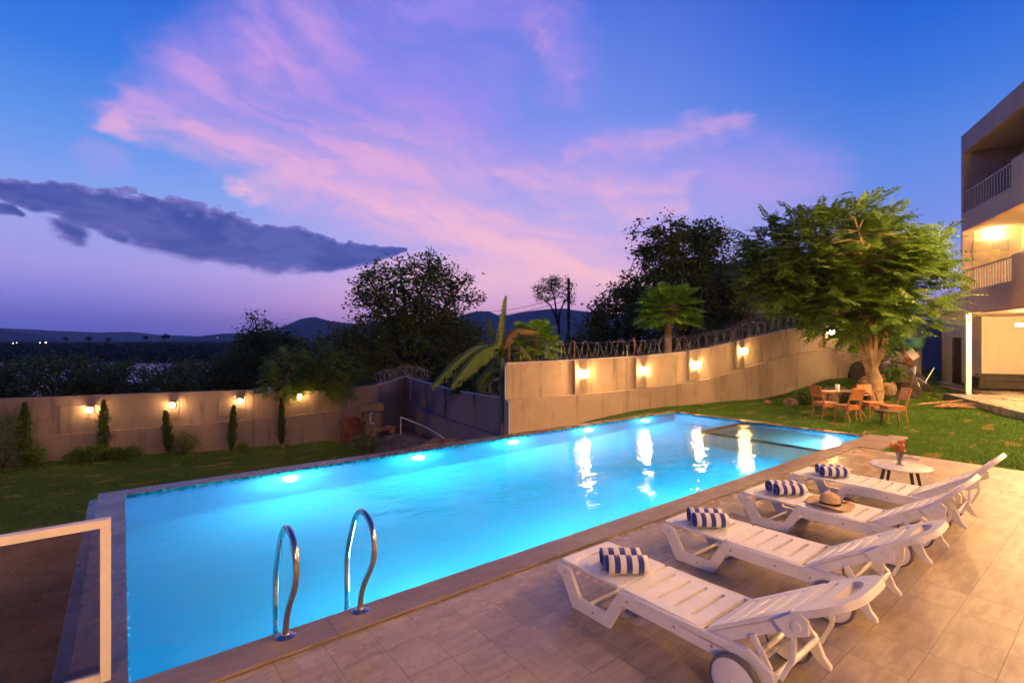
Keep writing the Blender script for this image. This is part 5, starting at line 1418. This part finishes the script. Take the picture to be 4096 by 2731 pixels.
tree('sparse_tree', 'small sparse tree with a bent trunk against the pink sky beside the utility pole', 'tree', W3(4.05, 40, -2.5), W3(3.75, 40, 3.3),
     [(2.6,40,6.2,1.0,1.0,1.0),(3.6,40,6.6,1.1,1.0,0.85),(4.7,40,6.0,0.75,0.8,1.0)], 85, 34, 0.2, 0.13, 'leaf_dark', 51, r0=0.13, nlimb=7, twig=0.03, W=0.08)
# left: dark pine-like trees, then the lamp-lit pair
tree('dark_tree', 'dark rounded tree mass with a pointed top left of the airy tree', 'tree', W3(-22.4, 45, -6), W3(-22.4, 45, -1.5),
     [(-22.8,45,2.9,1.5,1.4,1.9),(-22.2,45,0.9,3.4,2.6,2.2),(-24.0,44,-1.4,3.6,2.6,2.0),(-20.4,44,0.3,2.3,2.0,2.3),(-19.6,45,2.2,1.0,1.0,1.3)], 240, 70, 0.42, 0.30, 'leaf_dark', 61, r0=0.3, nlimb=8, twig=0.04, W=0.17)
tree('young_tree', 'lamp lit leafy young tree hanging over the brown wall, left one of two', 'tree', W3(-9.0, 20.1, -2.0), W3(-8.95, 20.0, 0.4),
     [(-8.75,19.4,0.95,0.8,0.75,0.85),(-8.8,19.1,0.35,0.75,0.6,0.5)], 75, 1, 0.3, 0.1, 'leaf_mid', 71, r0=0.07, nlimb=6, style='frond', frond=(0.42,9,0.11,0.04,0.35,9), twig=0.012, group='leafy young trees over the brown wall')
tree('young_tree', 'wider lamp lit leafy tree hanging over the brown wall, right one of two', 'tree', W3(-7.4, 20.8, -2.0), W3(-7.4, 20.7, 0.4),
     [(-7.35,20.1,0.95,1.1,0.9,0.85),(-7.1,19.8,0.4,0.9,0.7,0.6)], 100, 1, 0.3, 0.1, 'leaf_mid', 72, r0=0.08, nlimb=6, style='frond', frond=(0.42,9,0.11,0.04,0.35,9), twig=0.012, group='leafy young trees over the brown wall')
tree('rounded_tree', 'rounded dark tree between the pointed dark tree and the airy spreading tree', 'tree', W3(-11.8, 31, -4), W3(-11.8, 31, -0.5),
     [(-12.0,31,0.9,1.7,1.6,1.5),(-10.6,31,0.2,1.8,1.6,1.7),(-13.3,31,-0.6,1.8,1.5,1.5)], 130, 60, 0.32, 0.22, 'leaf_dark', 63, r0=0.18, nlimb=7, twig=0.03, W=0.12)
# row of trees on the slope below the brown wall
proto = None; rs0 = np.random.RandomState(5)
row = [(-30,37,0.95,'first from the left edge'),(45,40,1.05,'second from the left edge'),(128,36,1.1,'behind the second cypress gap'),(205,42,1.15,'left of the middle of the brown wall'),(262,38,1.1,'above the second cypress'),(335,41,0.9,'right of the middle'),(395,36,1.1,'above the bulkhead lamp by the round shrub'),(445,43,1.1,'last before the lake gap'),(540,47,1.2,'under the dark pointed tree'),(700,40,1.1,'behind the lamp lit pair')]
for i, (px, d, s, wh) in enumerate(row):
    lat = (px-CX)/F_PX*d; lab = 'dark slope tree behind the brown wall, ' + wh; zb = -4.45
    if i in (0, 1, 2):
        pr = tree('slope_tree', lab, 'tree', (0,0,0), (0.1,0,2.0), [(0,0,3.2,1.9,1.8,1.5),(0.7,0,4.3,1.0,1.0,0.8),(-0.8,0,2.6,1.3,1.2,1.0)], 85, 34, 0.32, 0.26, 'leaf_dark', 80+i, r0=0.13, nlimb=6, twig=0.03, W=0.13, group='dark trees on the slope')
        o = pr; proto = (proto or []) + [pr]
    else: o = copy_tree(proto[i % 3]); o['label'] = lab
    o.location = W3(lat, d, zb + (d-36)*-0.02); o.rotation_euler = (0, 0, rs0.uniform(0, 6.28)); o.scale = (s*1.1, s*1.1, s*rs0.uniform(0.92, 1.08))
# parent inverse is zero-based for these prototypes

# papaya trees
def papaya_leaf_arrays(rs, P0, D0, stalk, blade):
    """long stalk ending in a lobed hanging blade"""
    out = []; up = np.array([0,0,1.0])
    for p, d in zip(P0, D0):
        d = d/np.linalg.norm(d); L = stalk*rs.uniform(0.8,1.15)
        e = p + d*L + np.array([0,0,-0.18*L])
        side = unit(np.cross(d, up)[None])[0]
        n = unit((np.cross(side, d) + rs.randn(3)*0.15)[None])[0]
        dd = unit((d*0.8 + np.array([0,0,-0.55]))[None])[0]
        bl = blade*rs.uniform(0.8,1.15)
        for a in (-2.1,-1.45,-0.95,-0.48,0,0.48,0.95,1.45,2.1):
            A = dd*math.cos(a)+side*math.sin(a) + np.array([0,0,-0.12*abs(a)])
            ll = bl*(1-0.17*abs(a))
            A = A/np.linalg.norm(A); B = np.cross(n, A); B /= np.linalg.norm(B)
            w = ll*0.24
            q = e + A*ll*0.55
            out.append([e, q+B*w*0.9, q+A*ll*0.28, q-B*w*0.9]); 
            out.append([q-A*0.02, q+B*w*1.7+A*ll*0.18, q+A*ll*0.15, q-A*0.01]); out.append([q-A*0.02, q+A*ll*0.15, q-B*w*1.7+A*ll*0.18, q-A*0.01])
            out.append([q+A*ll*0.05, q+A*ll*0.22+B*w*0.8, q+A*ll*0.5, q+A*ll*0.22-B*w*0.8])
    return np.array(out).reshape(-1, 3)
def papaya(label, base, top, r0, n, stalk, blade, seed, leafm='leaf_bright'):
    rs = np.random.RandomState(seed); t = empty('papaya_tree', base, 0, label, 'papaya tree', 'papaya trees behind the walls')
    b = Vector(base); f = Vector(top); m = MB(); pth = [b.lerp(f, k/10) + Vector((0.03*math.sin(k*1.3), 0.03*math.cos(k), 0)) for k in range(11)]
    m.tube(pth, [r0*(1.2-0.4*k/10)*(1+0.06*(k % 2)) for k in range(11)], 10)
    P0 = []; D0 = []
    for k in range(n):
        a = k*2.399; h = k/n
        el = math.radians(lerp(4, 68, h**1.2) + rs.uniform(-8, 8))
        p = np.array(f) + np.array([0,0,(h-0.6)*0.4]); d = np.array([math.cos(a)*math.cos(el), math.sin(a)*math.cos(el), math.sin(el)])
        P0.append(p); D0.append(d); m.tube([tuple(p), tuple(p + d*stalk*0.95 + np.array([0,0,-0.15*stalk]))], [0.014, 0.008], 4, cap=False)
    rel(m.build('trunk', 'pale_bark', smooth=True), t)
    m = MB()
    for k in range(7): a = k*1.1; m.tube([(f.x+0.1*math.cos(a), f.y+0.1*math.sin(a), f.z-0.25-0.05*k), (f.x+0.19*math.cos(a), f.y+0.19*math.sin(a), f.z-0.55-0.05*k)], [0.02,0.012], 4)
    rel(m.build('dry_stalks', 'raw_wood'), t)
    rel(rawmesh('crown', papaya_leaf_arrays(rs, P0, D0, stalk, blade), 4, leafm), t)
papaya('papaya tree with a lamp lit orange trunk rising behind the tan wall', W3(5.62, 18.0, -1.0), W3(5.66, 18.0, 3.15), 0.15, 84, 0.88, 0.52, 91)
papaya('low papaya tree with drooping bright leaves right of the banana plant', W3(0.62, 16.2, -1.0), W3(0.72, 16.2, 2.05), 0.09, 44, 0.6, 0.48, 92)
papaya('small shaded papaya tree left of the banana plant behind the dark wall', W3(-1.7, 18.6, -1.0), W3(-1.6, 18.6, 0.55), 0.07, 26, 0.5, 0.5, 93, 'leaf_mid')
papaya('low shaded papaya tree directly behind the banana stem', W3(-0.1, 16.6, -1.0), W3(-0.1, 16.6, 0.75), 0.07, 26, 0.5, 0.5, 94, 'leaf_mid')

# banana plant
def banana_leaf(ctrl, width, mat, par, seed, split=0.5, roll=0.0):
    rs = np.random.RandomState(seed); P = smooth_path(ctrl, 14); n = len(P); out = []; m = MB()
    cam_ = Vector((0, 0, CAM_Z))
    for s in (-1, 1):
        gap = 0
        for i in range(2, n-1):
            t = i/(n-1); w = width*math.sin(math.pi*min(1, 0.06+0.92*t))**0.55
            a, b = P[i], P[i+1]; tg = (b-a).normalized()
            nrm = (Vector((0,0,1))*0.55 - Vector(tuple(FW))*0.65).normalized()
            sd = tg.cross(nrm)
            sd.normalize(); q = Matrix.Rotation(roll + s*0.30, 3, tg); sd = q @ sd
            if rs.rand() < 0.30: gap = rs.uniform(0.0, 0.09)
            w2 = w*rs.uniform(0.86, 1.0)
            dr = Vector((0,0,-0.22*w)) * (1 + rs.uniform(-.2,.5))
            e1 = a + sd*s*w2 + dr + tg*(0.12*w+gap); e2 = b + sd*s*w2*rs.uniform(0.93,1.0) + dr + tg*(0.12*w - (gap if rs.rand() < split else 0))
            m1 = a + sd*s*w2*0.5 + dr*0.15; m2 = b + sd*s*w2*0.5 + dr*0.15
            out += [a, b, m2, m1, m1, m2, e2, e1]
    o = rel(rawmesh('leaf', np.array([tuple(v) for v in out]), 4, mat), par)
    m.tube(P, [0.022*(1-0.8*i/n) for i in range(n)], 5); rb = m.build('midrib', 'leaf_banana', o); rb.matrix_parent_inverse = o.matrix_world.inverted() if False else Matrix.Identity(4)
    return o
BD = 14.6
bb = at(1160, 1000, BD); bn = empty('banana_plant', (bb.x, bb.y, -0.7), 0, 'banana plant with long torn leaves between the dark wall and the tan wall', 'banana plant')
m = MB(); m.tube([at(1160,985,BD), at(1158,930,BD), at(1154,880,BD), at(1153,840,BD), at(1152,815,BD)], [0.11,0.10,0.09,0.07,0.045], 10); rel(m.build('stem', 'stem', smooth=True), bn)
m = MB(); m.tube([at(1154,880,BD-.1), at(1160,930,BD-.15), at(1166,975,BD-.1), at(1170,1000,BD-.1)], [0.03,0.045,0.03,0.04], 6); rel(m.build('dry_sheath', 'raw_wood'), bn)
A_ = lambda x, y, dd=0.0: at(x, y, BD+dd)
banana_leaf([A_(1152,822),A_(1151,790,.1),A_(1155,745,.2),A_(1163,680,.3)], 0.20, 'leaf_banana', bn, 1, roll=0.9)
banana_leaf([A_(1152,818),A_(1138,800,-.2),A_(1095,800,-.6),A_(1045,836,-1.0),A_(990,890,-1.3)], 0.30, 'leaf_banana', bn, 2)
banana_leaf([A_(1152,820),A_(1130,798,-.4),A_(1100,812,-.9),A_(1070,846,-1.3),A_(1036,890,-1.6)], 0.28, 'leaf_banana', bn, 3)
banana_leaf([A_(1152,822),A_(1146,795,-.2),A_(1128,798,-.4),A_(1104,838,-.6)], 0.26, 'leaf_banana', bn, 4)
banana_leaf([A_(1154,820),A_(1166,778,.1),A_(1190,758,.2),A_(1232,762,.3)], 0.20, 'leaf_dry', bn, 5)
banana_leaf([A_(1152,830),A_(1140,780,.3),A_(1128,750,.4),A_(1122,730,.5)], 0.16, 'leaf_banana', bn, 6, roll=0.6)
banana_leaf([A_(1152,826),A_(1165,800,-.3),A_(1195,800,-.5),A_(1222,832,-.5)], 0.2, 'leaf_banana', bn, 8)
banana_leaf([A_(1152,840),A_(1135,822,.4),A_(1100,832,.6),A_(1078,872,.7)], 0.22, 'leaf_mid', bn, 9)
banana_leaf([A_(1152,850),A_(1130,850,.2),A_(1110,868,.2),A_(1098,900,.2)], 0.26, 'leaf_mid', bn, 7)

# cypresses along the brown wall
def foot(px, off):
    s_ = s_of(LL, px); P, d, zl, zt = wall_at(LL, s_); return P + Vector((d.y, -d.x))*off
def cypress(base, h, r, lean, label, seed):
    rs = np.random.RandomState(seed); t = empty('cypress', base, 0, label, 'cypress', 'slim cypresses along the brown wall')
    n = 1500; z = rs.rand(n)**0.85; prof = np.interp(z, [0,0.06,0.25,0.6,0.85,1], [0.35,0.8,1.0,0.85,0.5,0.05])
    a = rs.uniform(0, 6.28, n); rr_ = r*prof*np.sqrt(rs.uniform(0.2, 1, n))*(1+0.28*np.sin(z*(17+seed % 7)+a*2+seed)+0.18*np.sin(z*41+a*3)); rr_ = rr_*np.where(rs.rand(n) < 0.06, 1.5, 1)
    P = np.stack([rr_*np.cos(a)+lean[0]*z*h, rr_*np.sin(a)+lean[1]*z*h, 0.06+z*h*0.95], 1)
    A = np.stack([np.cos(a)*0.35, np.sin(a)*0.35, np.ones(n)], 1) + rs.randn(n, 3)*0.2; Nn = np.stack([np.cos(a), np.sin(a), 0*a], 1)+rs.randn(n, 3)*0.3
    rawmesh('foliage', leaf_quads(P, A, Nn, rs.uniform(0.07, 0.14, n), rs.uniform(0.025, 0.045, n)), 4, 'cypress', t)
    m = MB(); m.tube([(0,0,-0.05),(lean[0]*h*0.7,lean[1]*h*0.7,h*0.7)], [0.03,0.01], 6); m.build('trunk', 'bark', t)
cyp = [(68,1068,2.02,0.16,(0,0),'nearest the left edge, with a bush at its foot'),(247,1046,2.0,0.17,(0,0),'lamp lit on its left side, second from the left'),(395,1034,1.5,0.14,(-0.06,0.05),'leaning left, beside the round shrub'),(536,1018,1.62,0.12,(0.04,-0.03),'below the third bulkhead lamp'),(646,1012,1.8,0.11,(0,0),'thinnest, below the leafy young trees')]
for i, (px, py, h, r, ln, wh) in enumerate(cyp):
    g_ = foot(px, 0.38); cypress((g_.x, g_.y, LOW), h, r, ln, 'slim upright cypress %s' % wh, 100+i)
def shrub(px, py, r, h, label, seed, mt='leaf_mid', L=0.09, z=LOW, n=45, per=26, wall=False):
    g_ = foot(px, 0.42+r*0.5) if wall else gnd(px, py, z); rs = np.random.RandomState(seed); t = empty('shrub', (g_.x, g_.y, z), 0, label, 'shrub', 'shrubs on the lower lawn')
    C = unit(rs.randn(n, 3))*np.array([r, r, h*0.5])*rs.uniform(0.4, 1, (n, 1)) + np.array([0, 0, h*0.55])
    rawmesh('foliage', leaf_cloud(rs, C, per, r*0.22, L, L*0.45), 4, mt, t)
    m = MB()
    for c in C[:12]: m.tube([(0,0,-0.02),tuple(c*0.5),tuple(c)], [0.012,0.009,0.004], 4)
    m.build('stems', 'bark', t)
for i, a in enumerate(((435,1036,0.5,0.85,'round dark shrub beside the leaning cypress'),(185,1058,0.26,0.45,'small shrub between the first two cypresses'),(316,1042,0.26,0.4,'small shrub between the second and third cypresses'),(275,1046,0.2,0.4,'tiny shrub right beside the second cypress'),(92,1066,0.32,0.65,'shrub at the foot of the leftmost cypress'),(235,1052,0.34,0.6,'shrub round the foot of the second cypress'),(8,1078,0.75,1.9,'tall feathery bush cut by the left edge of the picture'),(843,1040,0.62,0.75,'low dark shrub in front of the brown earth, at the pool edge'),(980,1030,0.4,0.45,'small green shrub at the foot of the dark wall'),(560,1022,0.16,0.25,'tiniest shrub left of the fourth cypress'),(905,1035,0.35,0.3,'low weedy plant on the brown earth'))):
    shrub(a[0], a[1], a[2], a[3], a[4], 120+i, 'leaf_mid' if i not in (0, 7) else 'leaf_dark', n=45 if a[2] < 0.7 else 90, wall=i in (0,1,2,3,4,5,9))
for i, (x, y, r, h, lab) in enumerate(((18.0,7.1,0.35,0.5,'small green plant among the rocks left of the trunk'),(19.3,5.9,0.4,0.6,'leafy plant growing against the tree trunk'),(20.2,5.2,0.3,0.5,'dark leafy plant on the boulder right of the trunk'),(23.5,6.8,0.9,1.2,'dark bush on top of the rubble heap'))):
    rs = np.random.RandomState(150+i); z0 = float(hz(x, y)) + (0.8 if i > 1 else 0); t = empty('garden_plant', (x, y, z0), 0, lab, 'plant')
    C = unit(rs.randn(36, 3))*np.array([r, r, h*0.5])*rs.uniform(0.3, 1, (36, 1)) + np.array([0, 0, h*0.5])
    rawmesh('foliage', leaf_cloud(rs, C, 24, r*0.22, 0.13, 0.05), 4, 'leaf_mid', t)

# grass
def blades(name, n, xr, yr, hmin, hmax, seed, keep):
    rs = np.random.RandomState(seed); x = rs.uniform(*xr, n); y = rs.uniform(*yr, n); k = keep(x, y); x, y = x[k], y[k]; n = len(x)
    z = hz(x, y) - 0.003; P = np.stack([x, y, z], 1); a = rs.uniform(0, 6.28, n); h = rs.uniform(hmin, hmax, n)
    s = np.stack([np.cos(a), np.sin(a), 0*a], 1)*0.006; ln = np.stack([rs.randn(n)*0.35, rs.randn(n)*0.35, np.ones(n)], 1)
    V = np.stack([P-s*1.3, P+s*1.3, P+ln*h[:, None]], 1).reshape(-1, 3)
    return tag(rawmesh(name, V, 3, 'grass'), kind='stuff')
def tan_y(x): return np.interp(x, [r[0] for r in T0], [r[1] for r in T0])
lx = lambda x, y: -((x-24.3)*math.sin(HB)) + (y-4.2)*math.cos(HB)
blades('grass', 150000, (11.4, 20.5), (-2.5, 9.6), 0.02, 0.055, 1, lambda x, y: ((x > 13.2) | (y < 3.15) | (y > 9.0)) & ((x > 11.52)) & (y < tan_y(x)-0.1) & (lx(x, y) < -0.6) & ~((y > 8.9) & (x < 12.5)))
blades('grass', 60000, (20.5, 26), (-1, 8.2), 0.03, 0.07, 2, lambda x, y: (y < tan_y(x)-0.1) & (lx(x, y) < -0.6))
blades('grass', 60000, (-6, 6.8), (12, 22.4), 0.03, 0.07, 3, lambda x, y: (y < 21.9-0.21*(x+0.5)) & ((x*0.55+y) > 13.4))
tag(D.objects['grass'], label='short green grass blades on the upper lawn')

# far woodland: one mass
def woods(name, rows, seed, L, per, mt='far_leaf', r=3.5, h=4.0):
    rs = np.random.RandomState(seed); C = []
    for d, l0, l1, zb, sp in rows:
        n = int((l1-l0)*d/sp)
        lat = np.linspace(l0*d, l1*d, n) + rs.randn(n)*sp*0.4; dd = d*(1 + rs.randn(n)*0.03)
        hh = h*rs.uniform(0.6, 1.3, n)
        for k in range(10):
            u = unit(rs.randn(n, 3)); w = np.zeros((n, 3)); q = np.stack([lat, dd, zb + hh], 1) + u*np.stack([r*np.ones(n), r*np.ones(n), hh*0.9], 1)*rs.uniform(0.5, 1, (n, 1))
            w = q[:, :1]*RT[None] + q[:, 1:2]*FW[None]; w[:, 2] = q[:, 2]; C.append(w)
    C = np.concatenate(C)
    return tag(rawmesh(name, leaf_cloud(rs, C, per, r*0.28, L, L*0.7, 0.4), 4, mt), kind='stuff')
woods('far_woodland', [(268,-1.25,-0.3,-9.2,5),(300,-1.25,-0.3,-9.0,5),(345,-1.25,-0.3,-8.6,5.5),(388,-1.25,-0.3,-8.3,5.5),(440,-1.25,-0.3,-8,6),(540,-1.25,-0.2,-6.6,7),(700,-1.25,-0.2,-5.8,9),(950,-1.25,-0.2,-4.5,12),(1350,-1.25,-0.1,-3,18)], 1, 1.5, 4)
woods('woodland', [(62,-0.40,0.75,-3.2,2.6),(75,-0.36,0.85,-3.0,3),(100,-0.40,0.95,-2.6,4)], 2, 0.55, 9, 'leaf_dark', r=2.3, h=2.3)
for i, (px, py, d, s) in enumerate(((380,768,420,3.0),(335,772,400,1.8),(205,774,400,2.2),(250,776,410,2.0),(150,775,420,1.8))):
    lat = (px-CX)/F_PX*d; tz = CAM_Z + (CY-py)*d/F_PX
    tree('lone_tree', 'tiny silhouetted tree on the far shore, %s' % ['with a flat top and bare stem, the tallest','just left of the tallest one','rounded, left of the middle','small, between two others','leftmost of the far ones'][i], 'tree', W3(lat,d,-7.0), W3(lat,d,tz-s*1.3), [(lat,d,tz-s*0.7,s*1.2,s,s*0.7)], 22, 18, s*0.22, s*0.3, 'far_leaf', 200+i, r0=0.3, nlimb=4, twig=0.1, W=s*0.2, group='tiny trees on the far shore')
for i, (px, py) in enumerate(((105,787.5),(92,788),(38,788),(30,789),(500,776),(545,768))):
    p = at(px, py, 378 if i < 4 else 1500); s = 1 if i < 4 else 2.5
    t = empty('village_lamp', (p.x, p.y, -8), 0, 'tiny distant lamp across the lake, %s' % ['brightest one','left of the brightest','second pair right one','second pair left one','near the hills, lower','near the hills, upper'][i], 'lamp', 'lamps across the lake')
    m = MB(); m.tube([(0,0,0),(0,0,p.z+7.6)], 0.08, 5); m.build('pole', 'dark_metal', t)
    m = MB(); m.blob((0,0,p.z+8), (0.42*s if i == 0 else 0.22*s,)*3, 1, 8, 6, 0.0); m.build('lamp_head', 'village_glow', t, smooth=True)

# ------------------------------------------------------------------ haze over the whole valley
HAZE = 0.00010
if HAZE:
    m = MB(); m.span(-7400, 7400, -7400, 7400, -14.0, 270.0); hzb = m.build('haze', MT['land']); hzb.data.materials.clear()
    hm, N, o = newmat('haze_air')
    pv = N.node('ShaderNodeVolumePrincipled'); pv.inputs['Density'].default_value = HAZE; pv.inputs['Color'].default_value = (0.86, 0.88, 1.0, 1); pv.inputs['Anisotropy'].default_value = 0.0
    N.l.new(pv.outputs[0], o.inputs['Volume']); hzb.data.materials.append(hm); tag(hzb, kind='stuff')
